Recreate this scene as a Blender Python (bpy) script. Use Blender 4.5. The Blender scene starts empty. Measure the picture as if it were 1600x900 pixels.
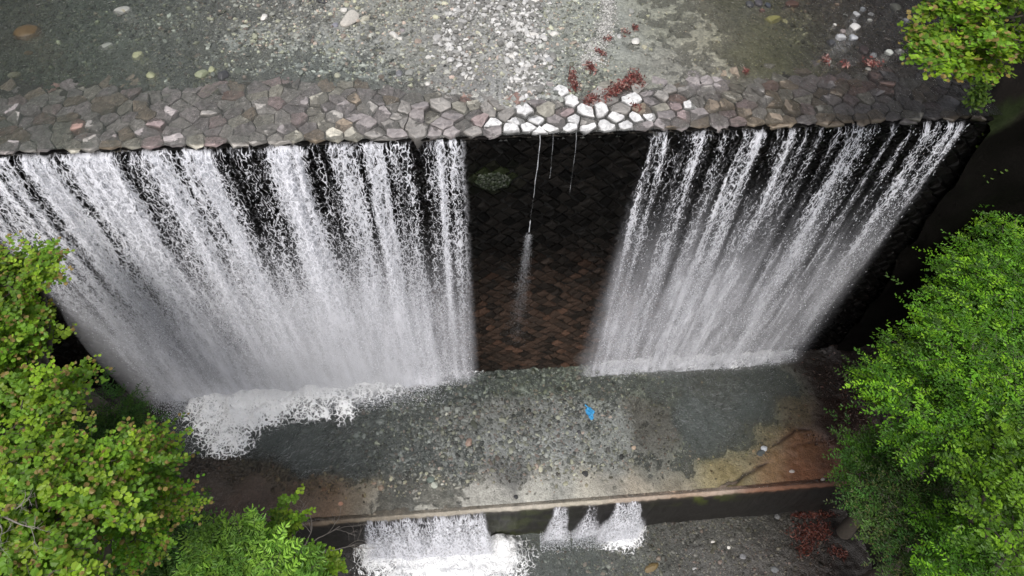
import bpy, math, random
import numpy as np

# ---------------------------------------------------------------- camera, world, sun
sc = bpy.context.scene
F = 1070.0                                   # focal length in photo pixels (1600 wide)
_v = np.array([-40., -745., -F]); ZC = -_v / np.linalg.norm(_v)
_fw = np.array([0, 0, -1.]); _h = _fw - ZC * np.dot(_fw, ZC); _h /= np.linalg.norm(_h)
_M = np.array([np.cross(_h, ZC), _h, ZC])
_a = math.radians(-7.4)
ROT = np.array([[math.cos(_a), -math.sin(_a), 0], [math.sin(_a), math.cos(_a), 0], [0, 0, 1]]) @ _M
CAM = np.array([0, -8.677, 8.0])
cam_data = bpy.data.cameras.new('camera')
cam = bpy.data.objects.new('camera', cam_data)
sc.collection.objects.link(cam)
cam_data.sensor_width = 36.0
cam_data.lens = 36.0 * F / 1600.0
cam_data.clip_end = 500
from mathutils import Matrix
M4 = Matrix.Identity(4)
for i in range(3):
    for j in range(3):
        M4[i][j] = ROT[i, j]
    M4[i][3] = CAM[i]
cam.matrix_world = M4
sc.camera = cam

SUN_EL, SUN_AZ = math.radians(62), math.radians(200)
world = bpy.data.worlds.new("World"); sc.world = world
world.use_nodes = True
wn = world.node_tree
bg = wn.nodes['Background']
sky = wn.nodes.new('ShaderNodeTexSky')
sky.sky_type = 'NISHITA'; sky.sun_disc = False
sky.sun_elevation = SUN_EL; sky.sun_rotation = SUN_AZ
sky.air_density = 1.0; sky.dust_density = 4.0; sky.ozone_density = 1.0
hs = wn.nodes.new('ShaderNodeHueSaturation'); hs.inputs['Saturation'].default_value = 0.4   # overcast: the blue is mostly veiled
wn.links.new(sky.outputs[0], hs.inputs['Color']); wn.links.new(hs.outputs[0], bg.inputs[0])
bg.inputs[1].default_value = 0.10
sl = bpy.data.lights.new('sun', 'SUN'); sl.energy = 1.0; sl.angle = math.radians(25); sl.color = (1, 0.97, 0.93)
sun = bpy.data.objects.new('sun', sl); sc.collection.objects.link(sun)
from mathutils import Vector
sd = Vector((math.sin(SUN_AZ) * math.cos(SUN_EL), math.cos(SUN_AZ) * math.cos(SUN_EL), math.sin(SUN_EL)))
sun.rotation_euler = (-sd).to_track_quat('-Z', 'Y').to_euler()
sc.view_settings.view_transform = 'Standard'; sc.view_settings.look = 'None'
sc.view_settings.gamma = 1.0; sc.view_settings.use_curve_mapping = False
sc.view_settings.exposure = 0.8
sc.cycles.transparent_max_bounces = 28
sc.cycles.max_bounces = 6; sc.cycles.diffuse_bounces = 3; sc.cycles.glossy_bounces = 2
sc.cycles.transmission_bounces = 4; sc.cycles.volume_bounces = 4; sc.cycles.max_bounces = 8
sc.cycles.use_denoising = True

# ---------------------------------------------------------------- helpers
random.seed(7)
RNG = np.random.default_rng(11)

def at(px, py, Z):
    """where the photo's pixel meets the level Z"""
    d = ROT @ np.array([px - 800.0, 450.0 - py, -F])
    return CAM + (Z - CAM[2]) / d[2] * d
def at_y(px, py, Y):
    d = ROT @ np.array([px - 800.0, 450.0 - py, -F])
    return CAM + (Y - CAM[1]) / d[1] * d
def depth(p):
    return float(-(ROT.T @ (np.asarray(p) - CAM))[2])

def _hash(ix, iy, seed):
    n = (ix.astype(np.int64) * 374761393 + iy.astype(np.int64) * 668265263 + seed * 982451653) & 0x7fffffff
    n = ((n ^ (n >> 13)) * 1274126177) & 0x7fffffff
    n = n ^ (n >> 16)
    return (n & 0xffff) / 65535.0
def vnoise(x, y, seed=0):
    x = np.asarray(x, float); y = np.asarray(y, float)
    ix = np.floor(x).astype(np.int64); iy = np.floor(y).astype(np.int64)
    fx = x - ix; fy = y - iy
    fx = fx * fx * (3 - 2 * fx); fy = fy * fy * (3 - 2 * fy)
    a = _hash(ix, iy, seed); b = _hash(ix + 1, iy, seed); c = _hash(ix, iy + 1, seed); d = _hash(ix + 1, iy + 1, seed)
    return (a * (1 - fx) + b * fx) * (1 - fy) + (c * (1 - fx) + d * fx) * fy
def fbm(x, y, seed=0, oct=4):
    s = 0; a = 0.5; t = 0
    for k in range(oct):
        s = s + a * vnoise(x * 2 ** k, y * 2 ** k, seed + k * 17); t += a; a *= 0.5
    return s / t                              # 0..1
def sstep(a, b, x):
    t = np.clip((x - a) / (b - a), 0, 1); return t * t * (3 - 2 * t)

def mesh_obj(name, V, Fc, mat=None, parent=None, col=None, smooth=False, attrs=None, uv=None):
    """one mesh object from arrays; Fc is (n,3), (n,4) or a list of both"""
    V = np.asarray(V, np.float32)
    if not isinstance(Fc, list): Fc = [Fc]
    Fc = [np.asarray(f, np.int32) for f in Fc if len(f)]
    me = bpy.data.meshes.new(name)
    me.vertices.add(len(V)); me.vertices.foreach_set('co', V.ravel())
    loops = np.concatenate([f.ravel() for f in Fc])
    sizes = np.concatenate([np.full(len(f), f.shape[1], np.int32) for f in Fc])
    starts = np.concatenate([[0], np.cumsum(sizes)[:-1]]).astype(np.int32)
    me.loops.add(len(loops)); me.loops.foreach_set('vertex_index', loops)
    me.polygons.add(len(sizes)); me.polygons.foreach_set('loop_start', starts)
    try: me.polygons.foreach_set('loop_total', sizes)
    except Exception: pass
    me.polygons.foreach_set('use_smooth', np.full(len(sizes), smooth, bool))
    if col is not None:
        col = np.asarray(col, np.float32)
        if col.shape[1] == 3: col = np.hstack([col, np.ones((len(col), 1), np.float32)])
        me.attributes.new('Col', 'FLOAT_COLOR', 'POINT').data.foreach_set('color', col.ravel())
    for k, a in (attrs or {}).items():
        me.attributes.new(k, 'FLOAT', 'POINT').data.foreach_set('value', np.asarray(a, np.float32).ravel())
    if uv is not None:
        l = me.uv_layers.new(name='UVMap'); l.data.foreach_set('uv', np.asarray(uv, np.float32)[loops].ravel())
    me.update(); me.validate(verbose=False)
    if mat is not None: me.materials.append(mat)
    o = bpy.data.objects.new(name, me); sc.collection.objects.link(o)
    if parent is not None: o.parent = parent
    return o
def tag(o, label=None, cat=None, group=None, kind=None):
    if label: o['label'] = label
    if cat: o['category'] = cat
    if group: o['group'] = group
    if kind: o['kind'] = kind
    return o
def empty(name, loc=(0, 0, 0)):
    o = bpy.data.objects.new(name, None); o.location = loc; sc.collection.objects.link(o); o.empty_display_size = 0.2
    return o
def under(o, root):
    """keep world-space mesh data right below a root that stands at its own base"""
    o.parent = root; o.matrix_parent_inverse = Matrix.Translation(-Vector(root.location)); return o

def grid(xs, ys):
    X, Y = np.meshgrid(xs, ys); nx, ny = len(xs), len(ys)
    i = (np.arange(ny - 1)[:, None] * nx + np.arange(nx - 1)[None, :]).ravel()
    return X.ravel(), Y.ravel(), np.stack([i, i + 1, i + 1 + nx, i + nx], 1)

def field(ctrl, X, Y, Z, sig=0.45, warp=0.25, seed=3):
    """smooth blend of values known at spots of the place; ctrl = [(px,py,values...)]"""
    P = np.array([at(c[0], c[1], Z)[:2] for c in ctrl]); A = np.array([c[2:] for c in ctrl], float)
    S = np.array([sig] * len(P))
    xw = X + warp * (fbm(X * 1.7, Y * 1.7, seed) - .5) * 2 + warp * .5 * (fbm(X * 6, Y * 6, seed + 5) - .5) * 2
    yw = Y + warp * (fbm(X * 1.7, Y * 1.7, seed + 9) - .5) * 2 + warp * .5 * (fbm(X * 6, Y * 6, seed + 14) - .5) * 2
    num = np.zeros((len(X), A.shape[1])); den = np.zeros(len(X)) + 1e-12
    for p, a in zip(P, A):
        r2 = (xw - p[0]) ** 2 + (yw - p[1]) ** 2
        w = np.exp(-r2 / (2 * sig * sig)) + 1e-5 / (r2 + .3)
        num += w[:, None] * a; den += w
    return num / den[:, None]

# icosphere bases
def ico(sub):
    t = (1 + 5 ** .5) / 2
    V = [(-1, t, 0), (1, t, 0), (-1, -t, 0), (1, -t, 0), (0, -1, t), (0, 1, t), (0, -1, -t), (0, 1, -t), (t, 0, -1), (t, 0, 1), (-t, 0, -1), (-t, 0, 1)]
    Fc = [(0, 11, 5), (0, 5, 1), (0, 1, 7), (0, 7, 10), (0, 10, 11), (1, 5, 9), (5, 11, 4), (11, 10, 2), (10, 7, 6), (7, 1, 8),
          (3, 9, 4), (3, 4, 2), (3, 2, 6), (3, 6, 8), (3, 8, 9), (4, 9, 5), (2, 4, 11), (6, 2, 10), (8, 6, 7), (9, 8, 1)]
    V = [np.array(v) / np.linalg.norm(v) for v in V]
    for _ in range(sub):
        mid = {}; NF = []
        def m(a, b):
            k = (min(a, b), max(a, b))
            if k not in mid:
                p = V[a] + V[b]; V.append(p / np.linalg.norm(p)); mid[k] = len(V) - 1
            return mid[k]
        for a, b, c in Fc:
            x, y, z = m(a, b), m(b, c), m(c, a); NF += [(a, x, z), (b, y, x), (c, z, y), (x, y, z)]
        Fc = NF
    return np.array(V), np.array(Fc)
ICO = [ico(k) for k in range(4)]
def rock_bank(sub, n, ang=0.25, seed=1):
    r = np.random.default_rng(seed); B, Fc = ICO[sub]; out = []
    for k in range(n):
        V = B.copy()
        for _ in range(7):                        # cut flat facets, like river stone
            d = r.normal(size=3); d /= np.linalg.norm(d); c = r.uniform(.55, .9)
            s = V @ d; m_ = s > c; V[m_] -= np.outer(s[m_] - c, d) * .85
        V *= 1 + ang * (r.random(len(V))[:, None] - .5) * (.5 if sub > 1 else 1)
        out.append(V)
    return out, Fc
def scatter(P, S, C, sub=0, flat=(.45, .75), ang=.3, seed=5, sink=.3):
    """many stones in one mesh: positions P (n,3), radii S, colours C"""
    r = np.random.default_rng(seed); bank, Fc = rock_bank(sub, 10, ang, seed); n = len(P); nv = len(bank[0])
    B = np.array(bank)[r.integers(0, 10, n)]
    sc3 = np.stack([S * r.uniform(.85, 1.35, n), S * r.uniform(.65, 1., n), S * r.uniform(flat[0], flat[1], n)], 1)
    B = B * sc3[:, None, :]
    tl = r.normal(0, .25, n); ct, st = np.cos(tl), np.sin(tl)
    y = B[:, :, 1] * ct[:, None] - B[:, :, 2] * st[:, None]; z = B[:, :, 1] * st[:, None] + B[:, :, 2] * ct[:, None]
    a = r.uniform(0, 6.283, n); ca, sa = np.cos(a)[:, None], np.sin(a)[:, None]
    x = B[:, :, 0] * ca - y * sa; y = B[:, :, 0] * sa + y * ca
    V = np.stack([x, y, z], 2) + P[:, None, :]; V[:, :, 2] += (sc3[:, 2] * (1 - 2 * sink) * .6)[:, None]
    FF = (Fc[None] + (np.arange(n) * nv)[:, None, None]).reshape(-1, 3)
    return V.reshape(-1, 3), FF, np.repeat(C, nv, 0)

def tube(pts, rad, seg=6):
    """one tapered tube along pts"""
    pts = np.asarray(pts, float); n = len(pts); rad = np.broadcast_to(rad, (n,))
    T = np.gradient(pts, axis=0); T /= np.linalg.norm(T, axis=1)[:, None] + 1e-9
    up = np.array([0, 0, 1.]) if abs(T[0][2]) < .9 else np.array([1., 0, 0])
    V = []
    for k in range(n):
        a = np.cross(T[k], up); a /= np.linalg.norm(a) + 1e-9; b = np.cross(T[k], a)
        for s in range(seg):
            t = s / seg * 6.2832; V.append(pts[k] + rad[k] * (math.cos(t) * a + math.sin(t) * b))
    Q = [(k * seg + s, k * seg + (s + 1) % seg, (k + 1) * seg + (s + 1) % seg, (k + 1) * seg + s) for k in range(n - 1) for s in range(seg)]
    V.append(pts[-1]); e = len(V) - 1
    Q += [((n - 1) * seg + s, (n - 1) * seg + (s + 1) % seg, e, e) for s in range(seg)]
    return np.array(V), np.array(Q)
class Acc:
    def __init__(s): s.V = []; s.Q = []; s.C = []; s.n = 0
    def add(s, V, Q, c=None):
        s.V.append(V); s.Q.append(np.asarray(Q) + s.n); s.n += len(V)
        if c is not None: s.C.append(np.broadcast_to(np.asarray(c, float), (len(V), 3)))
    def build(s, name, mat, parent=None, **k):
        Q = np.concatenate(s.Q)
        if Q.shape[1] == 4:
            t = Q[:, 2] == Q[:, 3]; Fc = [Q[~t], Q[t][:, :3]]
        else: Fc = [Q]
        return mesh_obj(name, np.concatenate(s.V), Fc, mat, parent, col=np.concatenate(s.C) if s.C else None, **k)

# ---------------------------------------------------------------- materials
class N:
    def __init__(s, name):
        s.m = bpy.data.materials.new(name); s.m.use_nodes = True; s.t = s.m.node_tree; s.t.nodes.clear()
        s.out = s.t.nodes.new('ShaderNodeOutputMaterial')
    def n(s, typ, ins=None, **props):
        nd = s.t.nodes.new('ShaderNode' + typ)
        for k, v in props.items(): setattr(nd, k, v)
        for k, v in (ins or {}).items(): s.set(nd, k, v)
        return nd
    def set(s, nd, k, v):
        i = nd.inputs[k]
        if isinstance(v, bpy.types.NodeSocket): s.t.links.new(v, i)
        elif isinstance(v, bpy.types.Node): s.t.links.new(v.outputs[0], i)
        else: i.default_value = v
    def math(s, op, a, b=0.0, c=0.0, clamp=False):
        nd = s.n('Math', operation=op, use_clamp=clamp); s.set(nd, 0, a); s.set(nd, 1, b); s.set(nd, 2, c); return nd.outputs[0]
    def mix(s, f, a, b, blend='MIX'):
        nd = s.n('Mix', data_type='RGBA', blend_type=blend); s.set(nd, 0, f); s.set(nd, 6, a); s.set(nd, 7, b); return nd.outputs[2]
    def mixf(s, f, a, b):
        nd = s.n('Mix', data_type='FLOAT'); s.set(nd, 0, f); s.set(nd, 2, a); s.set(nd, 3, b); return nd.outputs[0]
    def ramp(s, x, lo, hi, a=0.0, b=1.0):
        nd = s.n('MapRange', interpolation_type='SMOOTHSTEP'); s.set(nd, 0, x); s.set(nd, 1, lo); s.set(nd, 2, hi); s.set(nd, 3, a); s.set(nd, 4, b); return nd.outputs[0]
    def noise(s, vec, scale, detail=4, rough=.6, **k):
        return s.n('TexNoise', {'Vector': vec, 'Scale': scale, 'Detail': detail, 'Roughness': rough, **k}).outputs[0]
    def pos(s): return s.n('NewGeometry').outputs['Position']
    def attr(s, name): return s.n('Attribute', attribute_name=name)

def m_ground(name, rough=.45, grit=26., spec=.5, bump=.5, contrast=.5):
    m = N(name); p = m.pos(); c = m.attr('Col').outputs['Color']
    vo = m.n('TexVoronoi', {'Vector': p, 'Scale': grit, 'Randomness': 1.0}); vr = m.n('SeparateColor', {0: vo.outputs['Color']}).outputs[0]
    vo2 = m.n('TexVoronoi', {'Vector': p, 'Scale': grit * 2.3})
    n1 = m.noise(p, 9., 6, .65); n2 = m.noise(p, 70., 3, .6)
    k = m.math('ADD', m.math('MULTIPLY', vr, contrast), m.math('ADD', m.math('MULTIPLY', n1, .9), m.math('MULTIPLY', n2, .7)))
    k = m.math('ADD', m.math('MULTIPLY', k, 1.0), .2 - contrast * .5)
    col = m.mix(1.0, c, k, 'MULTIPLY')
    edge = m.math('MULTIPLY', vo.outputs['Distance'], -1.0)
    hgt = m.math('ADD', m.math('ADD', edge, m.math('MULTIPLY', vo2.outputs['Distance'], -.4)), m.math('MULTIPLY', n2, .5))
    bp = m.n('Bump', {'Height': hgt, 'Strength': bump, 'Distance': .02})
    b = m.n('BsdfPrincipled', {'Base Color': col, 'Roughness': rough, 'Normal': bp, 'Specular IOR Level': spec})
    m.t.links.new(b.outputs[0], m.out.inputs[0]); return m.m
def m_stone(name, rough=.45, bump=.35, sc_=18., var=.5, spec=.5):
    m = N(name); p = m.pos(); c = m.attr('Col').outputs['Color']
    n1 = m.noise(p, sc_, 6, .7); n2 = m.noise(p, sc_ * 4, 3, .6)
    k = m.math('ADD', m.math('MULTIPLY', n1, var * 1.4), m.math('ADD', m.math('MULTIPLY', n2, var * .6), 1 - var))
    col = m.mix(1.0, c, k, 'MULTIPLY')
    bp = m.n('Bump', {'Height': m.math('ADD', n1, m.math('MULTIPLY', n2, .4)), 'Strength': bump, 'Distance': .02})
    b = m.n('BsdfPrincipled', {'Base Color': col, 'Roughness': rough, 'Normal': bp, 'Specular IOR Level': spec})
    m.t.links.new(b.outputs[0], m.out.inputs[0]); return m.m
def m_water(name, tint, flow=(3., 9.), bump=.25, dist=.02, ior=1.33, extra=.0, silt=False):
    """clear running water: what lies below shows, the sky is mirrored by the ripples, silt veils it (attribute murk)"""
    m = N(name); p = m.pos()
    mp = m.n('Mapping', {'Vector': p, 'Scale': (flow[1], flow[0], 1.)})
    n1 = m.noise(mp.outputs[0], 1.0, 5, .6, Distortion=.6); n2 = m.noise(mp.outputs[0], 4.0, 3, .6)
    bp = m.n('Bump', {'Height': m.math('ADD', n1, m.math('MULTIPLY', n2, .3)), 'Strength': bump, 'Distance': dist})
    fr = m.n('Fresnel', {'IOR': ior, 'Normal': bp}).outputs[0]
    fr = m.math('ADD', fr, extra)
    tr = m.n('BsdfTransparent', {'Color': (1, 1, 1, 1)}); df = m.n('BsdfDiffuse', {'Color': m.attr('Col').outputs['Color'] if silt else (*tint, 1), 'Normal': bp})
    gl = m.n('BsdfGlossy', {'Roughness': .08, 'Normal': bp, 'Color': (1, 1, 1, 1)})
    mk = m.math('MULTIPLY', m.attr('murk').outputs['Fac'], m.ramp(n1, .2, .8, .7, 1.2), clamp=True)
    a = m.n('MixShader', {0: mk, 1: tr, 2: df}); b = m.n('MixShader', {0: fr, 1: a, 2: gl})
    m.t.links.new(b.outputs[0], m.out.inputs[0]); return m.m
def m_fall(name, seed, lace=1.0, mist0=2.5, mist1=6.5, su=1.0, streak=.6):
    """falling water: filaments near the lip that break into spray; attribute dens is how much water runs there"""
    m = N(name)
    uv = m.n('UVMap').outputs[0]; dens = m.attr('dens').outputs['Fac']
    v = m.n('SeparateXYZ', {0: uv}).outputs[1]
    mo = m.n('Mapping', {'Vector': uv, 'Location': (seed * 13.7, seed * 7.1, 0)}).outputs[0]
    w = m.n('TexNoise', {'Vector': mo, 'Scale': 5.0, 'Detail': 2.0}).outputs['Color']
    wv = m.n('VectorMath', {0: w, 1: (.5, .5, .5)}, operation='SUBTRACT'); wv = m.n('VectorMath', {0: wv, 1: (.16, .28, 0)}, operation='MULTIPLY')
    q = m.n('VectorMath', {0: mo, 1: wv}, operation='ADD').outputs[0]
    s1 = m.n('Mapping', {'Vector': q, 'Scale': (13 * su, 5.2, 1)}).outputs[0]
    s2 = m.n('Mapping', {'Vector': q, 'Scale': (26 * su, 12., 1)}).outputs[0]
    e1 = m.n('TexVoronoi', {'Vector': s1, 'Scale': 1.0}, feature='DISTANCE_TO_EDGE').outputs['Distance']
    e2 = m.n('TexVoronoi', {'Vector': s2, 'Scale': 1.0}, feature='DISTANCE_TO_EDGE').outputs['Distance']
    f1 = m.ramp(e1, 0.0, .2, 1., 0.); f2 = m.ramp(e2, 0.0, .28, 1., 0.)
    lo = m.noise(m.n('Mapping', {'Vector': mo, 'Scale': (5.5, .55, 1)}).outputs[0], 1.0, 3, .55)      # long streaks
    md = m.noise(m.n('Mapping', {'Vector': q, 'Scale': (8., 3.2, 1)}).outputs[0], 1.0, 6, .72)        # torn clumps
    gr = m.noise(m.n('Mapping', {'Vector': q, 'Scale': (45., 24., 1)}).outputs[0], 1.0, 2, .6)        # drops
    x = m.math('MULTIPLY', f1, .34 * lace); x = m.math('ADD', x, m.math('MULTIPLY', f2, .2 * lace))
    x = m.math('ADD', x, m.math('MULTIPLY', lo, streak)); x = m.math('ADD', x, m.math('MULTIPLY', md, .75)); x = m.math('ADD', x, m.math('MULTIPLY', gr, .3))
    # x is around .9 +- .25 ; the threshold falls as dens grows
    th = m.math('SUBTRACT', 1.45 + (streak - .6) * .5 - (1 - lace) * .14, m.math('MULTIPLY', dens, .68))
    a1 = m.ramp(m.math('SUBTRACT', x, th), -.12, .36)
    soft = m.noise(m.n('Mapping', {'Vector': mo, 'Scale': (2.2, .5, 1)}).outputs[0], 1.0, 4, .6)
    a2 = m.math('MULTIPLY', dens, m.ramp(m.math('ADD', m.math('ADD', m.math('MULTIPLY', soft, .7), m.math('MULTIPLY', lo, .35)), m.math('MULTIPLY', gr, .14)), .25, .95), clamp=True)
    k = m.ramp(v, mist0, mist1)
    al = m.mixf(k, a1, m.mixf(.75, a1, a2)); al = m.math('MULTIPLY', al, m.attr('fade').outputs['Fac'], clamp=True)
    bp = m.n('Bump', {'Height': x, 'Strength': .6, 'Distance': .05})
    # torn water scatters like drops, so it takes light from above as well as from the front
    up = m.n('VectorMath', {0: bp.outputs[0], 1: (0, -.25, 1.05)}, operation='ADD'); up = m.n('VectorMath', {0: up.outputs[0]}, operation='NORMALIZE').outputs[0]
    df = m.n('BsdfDiffuse', {'Color': (.90, .905, .96, 1), 'Normal': up}); tl = m.n('BsdfTranslucent', {'Color': (.85, .86, .9, 1)})
    wsh = m.n('MixShader', {0: .22, 1: df, 2: tl}); tr = m.n('BsdfTransparent')
    s = m.n('MixShader', {0: al, 1: tr, 2: wsh}); m.t.links.new(s.outputs[0], m.out.inputs[0]); return m.m
def m_foam(name, sc_=5.0, flow=(1, 1, 1)):
    m = N(name); p = m.n('Mapping', {'Vector': m.pos(), 'Scale': flow}).outputs[0]; dens = m.attr('dens').outputs['Fac']
    w = m.n('TexNoise', {'Vector': p, 'Scale': 3.0, 'Detail': 3.0}).outputs['Color']
    wv = m.n('VectorMath', {0: w, 1: (.5, .5, .5)}, operation='SUBTRACT'); wv = m.n('VectorMath', {0: wv, 1: (.45, .45, .45)}, operation='MULTIPLY')
    q = m.n('VectorMath', {0: p, 1: wv}, operation='ADD').outputs[0]
    e1 = m.n('TexVoronoi', {'Vector': q, 'Scale': sc_}, feature='DISTANCE_TO_EDGE').outputs['Distance']
    e2 = m.n('TexVoronoi', {'Vector': q, 'Scale': sc_ * 2.3}, feature='DISTANCE_TO_EDGE').outputs['Distance']
    f1 = m.ramp(e1, 0, .16, 1, 0); f2 = m.ramp(e2, 0, .25, 1, 0); n1 = m.noise(q, 2.5, 6, .7); n2 = m.noise(q, 30, 3, .6)
    x = m.math('ADD', m.math('MULTIPLY', f1, .5), m.math('MULTIPLY', f2, .32)); x = m.math('ADD', x, m.math('MULTIPLY', n1, .75)); x = m.math('ADD', x, m.math('MULTIPLY', n2, .2))
    al = m.ramp(m.math('SUBTRACT', x, m.math('SUBTRACT', 1.32, m.math('MULTIPLY', dens, 1.1))), -.12, .5)
    al = m.math('MULTIPLY', al, m.ramp(dens, 0, .2), clamp=True)
    bp = m.n('Bump', {'Height': x, 'Strength': .6, 'Distance': .06})
    df = m.n('BsdfPrincipled', {'Base Color': (.94, .945, .955, 1), 'Roughness': .6, 'Normal': bp, 'Subsurface Weight': 0.0}); tr = m.n('BsdfTransparent')
    s = m.n('MixShader', {0: al, 1: tr, 2: df}); m.t.links.new(s.outputs[0], m.out.inputs[0]); return m.m
def m_leaf(name, trans=.35, rough=.45):
    m = N(name); c = m.attr('Col').outputs['Color']
    b = m.n('BsdfPrincipled', {'Base Color': c, 'Roughness': rough, 'Specular IOR Level': .35})
    tc = m.mix(1.0, c, (1.1, 1.15, .5, 1), 'MULTIPLY'); t = m.n('BsdfTranslucent', {'Color': tc})
    s = m.n('MixShader', {0: trans, 1: b, 2: t}); m.t.links.new(s.outputs[0], m.out.inputs[0]); return m.m
def m_bark(name, col=(.09, .075, .06)):
    m = N(name); p = m.n('Mapping', {'Vector': m.pos(), 'Scale': (1, 1, .25)}).outputs[0]; n = m.noise(p, 25, 5, .7)
    c = m.mix(n, (*[v * .45 for v in col], 1), (*[v * 1.6 for v in col], 1)); bp = m.n('Bump', {'Height': n, 'Strength': .6, 'Distance': .02})
    b = m.n('BsdfPrincipled', {'Base Color': c, 'Roughness': .8, 'Normal': bp}); m.t.links.new(b.outputs[0], m.out.inputs[0]); return m.m
def m_drops(name):
    m = N(name); df = m.n('BsdfDiffuse', {'Color': (.88, .89, .92, 1)}); tl = m.n('BsdfTranslucent', {'Color': (.8, .82, .86, 1)})
    s = m.n('MixShader', {0: .35, 1: df, 2: tl}); m.t.links.new(s.outputs[0], m.out.inputs[0]); return m.m
def m_plain(name, col, rough=.4):
    m = N(name); n = m.noise(m.pos(), 30, 3, .6); c = m.mix(n, (*[v * .7 for v in col], 1), (*[min(1, v * 1.25) for v in col], 1))
    b = m.n('BsdfPrincipled', {'Base Color': c, 'Roughness': rough}); m.t.links.new(b.outputs[0], m.out.inputs[0]); return m.m

M_BED = m_ground('river gravel', .45); M_BED2 = m_ground('pool gravel', .4, 34., bump=.5, contrast=.45)
M_SOIL = m_ground('wet earth', .6, 14., bump=.8)
M_STONE = m_stone('river stone'); M_MASON = m_stone('wet masonry stone', .42, .6, 9., .6); M_GRIT = m_stone('loose gravel', .5, .2, 30., .35)
M_FACE = m_stone('dark wet block', .6, .6, 12., .8, .12); M_ROCK = m_stone('dark bank rock', .8, 1., 5., .8, .08); M_CONC = m_ground('weathered concrete', .55, 40., bump=.35, contrast=.2)
M_LEAF = m_leaf('green leaves'); M_BARK = m_bark('tree bark'); M_TWIG = m_bark('grey twig', (.28, .25, .22)); M_LITTER = m_leaf('fallen leaves', .1)
M_DROP = m_drops('water drops')

# ---------------------------------------------------------------- upstream riverbed
ZP, ZL = -8.4, -10.5                          # water levels of the pool and of the lower stream
UP = [  # photo x, y, colour of the bed there (dark wet bed plus painted tree shade at the right), height, murk of the water over it
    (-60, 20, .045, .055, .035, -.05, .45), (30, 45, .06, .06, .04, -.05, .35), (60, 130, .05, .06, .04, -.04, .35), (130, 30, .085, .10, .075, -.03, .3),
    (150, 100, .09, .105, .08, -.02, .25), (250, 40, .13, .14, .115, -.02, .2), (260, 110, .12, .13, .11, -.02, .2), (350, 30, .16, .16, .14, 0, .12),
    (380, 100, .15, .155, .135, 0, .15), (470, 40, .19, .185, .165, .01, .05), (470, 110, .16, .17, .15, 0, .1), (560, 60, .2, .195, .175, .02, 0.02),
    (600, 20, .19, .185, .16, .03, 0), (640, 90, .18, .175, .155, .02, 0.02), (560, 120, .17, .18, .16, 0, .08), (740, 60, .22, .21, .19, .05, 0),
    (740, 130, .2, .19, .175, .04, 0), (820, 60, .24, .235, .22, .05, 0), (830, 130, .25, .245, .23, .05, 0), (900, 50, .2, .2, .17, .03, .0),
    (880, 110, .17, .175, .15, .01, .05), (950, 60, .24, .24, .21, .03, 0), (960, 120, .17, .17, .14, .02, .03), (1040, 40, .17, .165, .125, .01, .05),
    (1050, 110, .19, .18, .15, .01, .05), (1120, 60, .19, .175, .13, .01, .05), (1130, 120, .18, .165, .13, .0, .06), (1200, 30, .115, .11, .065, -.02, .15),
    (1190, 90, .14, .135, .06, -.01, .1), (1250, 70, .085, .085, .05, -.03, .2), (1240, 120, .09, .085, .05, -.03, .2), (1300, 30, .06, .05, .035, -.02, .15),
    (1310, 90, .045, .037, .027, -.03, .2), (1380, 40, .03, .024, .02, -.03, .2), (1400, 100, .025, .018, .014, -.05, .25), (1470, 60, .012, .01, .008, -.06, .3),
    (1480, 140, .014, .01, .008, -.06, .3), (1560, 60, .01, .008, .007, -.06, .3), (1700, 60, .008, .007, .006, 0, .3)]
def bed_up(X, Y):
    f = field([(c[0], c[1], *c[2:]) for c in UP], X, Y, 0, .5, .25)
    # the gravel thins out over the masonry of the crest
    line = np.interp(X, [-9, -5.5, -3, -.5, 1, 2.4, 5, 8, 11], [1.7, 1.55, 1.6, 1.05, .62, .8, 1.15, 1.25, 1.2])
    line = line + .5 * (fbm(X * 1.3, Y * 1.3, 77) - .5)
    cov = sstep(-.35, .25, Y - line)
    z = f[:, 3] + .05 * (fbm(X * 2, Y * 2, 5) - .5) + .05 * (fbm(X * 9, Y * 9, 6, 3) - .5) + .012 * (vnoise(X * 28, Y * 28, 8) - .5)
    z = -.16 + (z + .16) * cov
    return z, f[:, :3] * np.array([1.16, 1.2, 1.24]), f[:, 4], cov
xs = np.concatenate([np.linspace(-30, -10, 20)[:-1], np.arange(-10, 12.5, .035), np.linspace(12.5, 30, 16)])
ys = np.concatenate([np.arange(.02, 5.6, .035), 5.6 + np.cumsum(np.linspace(.06, 1.6, 30))])
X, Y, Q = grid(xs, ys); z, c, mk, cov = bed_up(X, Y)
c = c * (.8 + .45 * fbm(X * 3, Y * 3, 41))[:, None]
o = mesh_obj('riverbed', np.stack([X, Y, z], 1), Q, M_BED, col=c, smooth=True); tag(o, 'grey gravel riverbed behind the dam crest', kind='structure')

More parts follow.
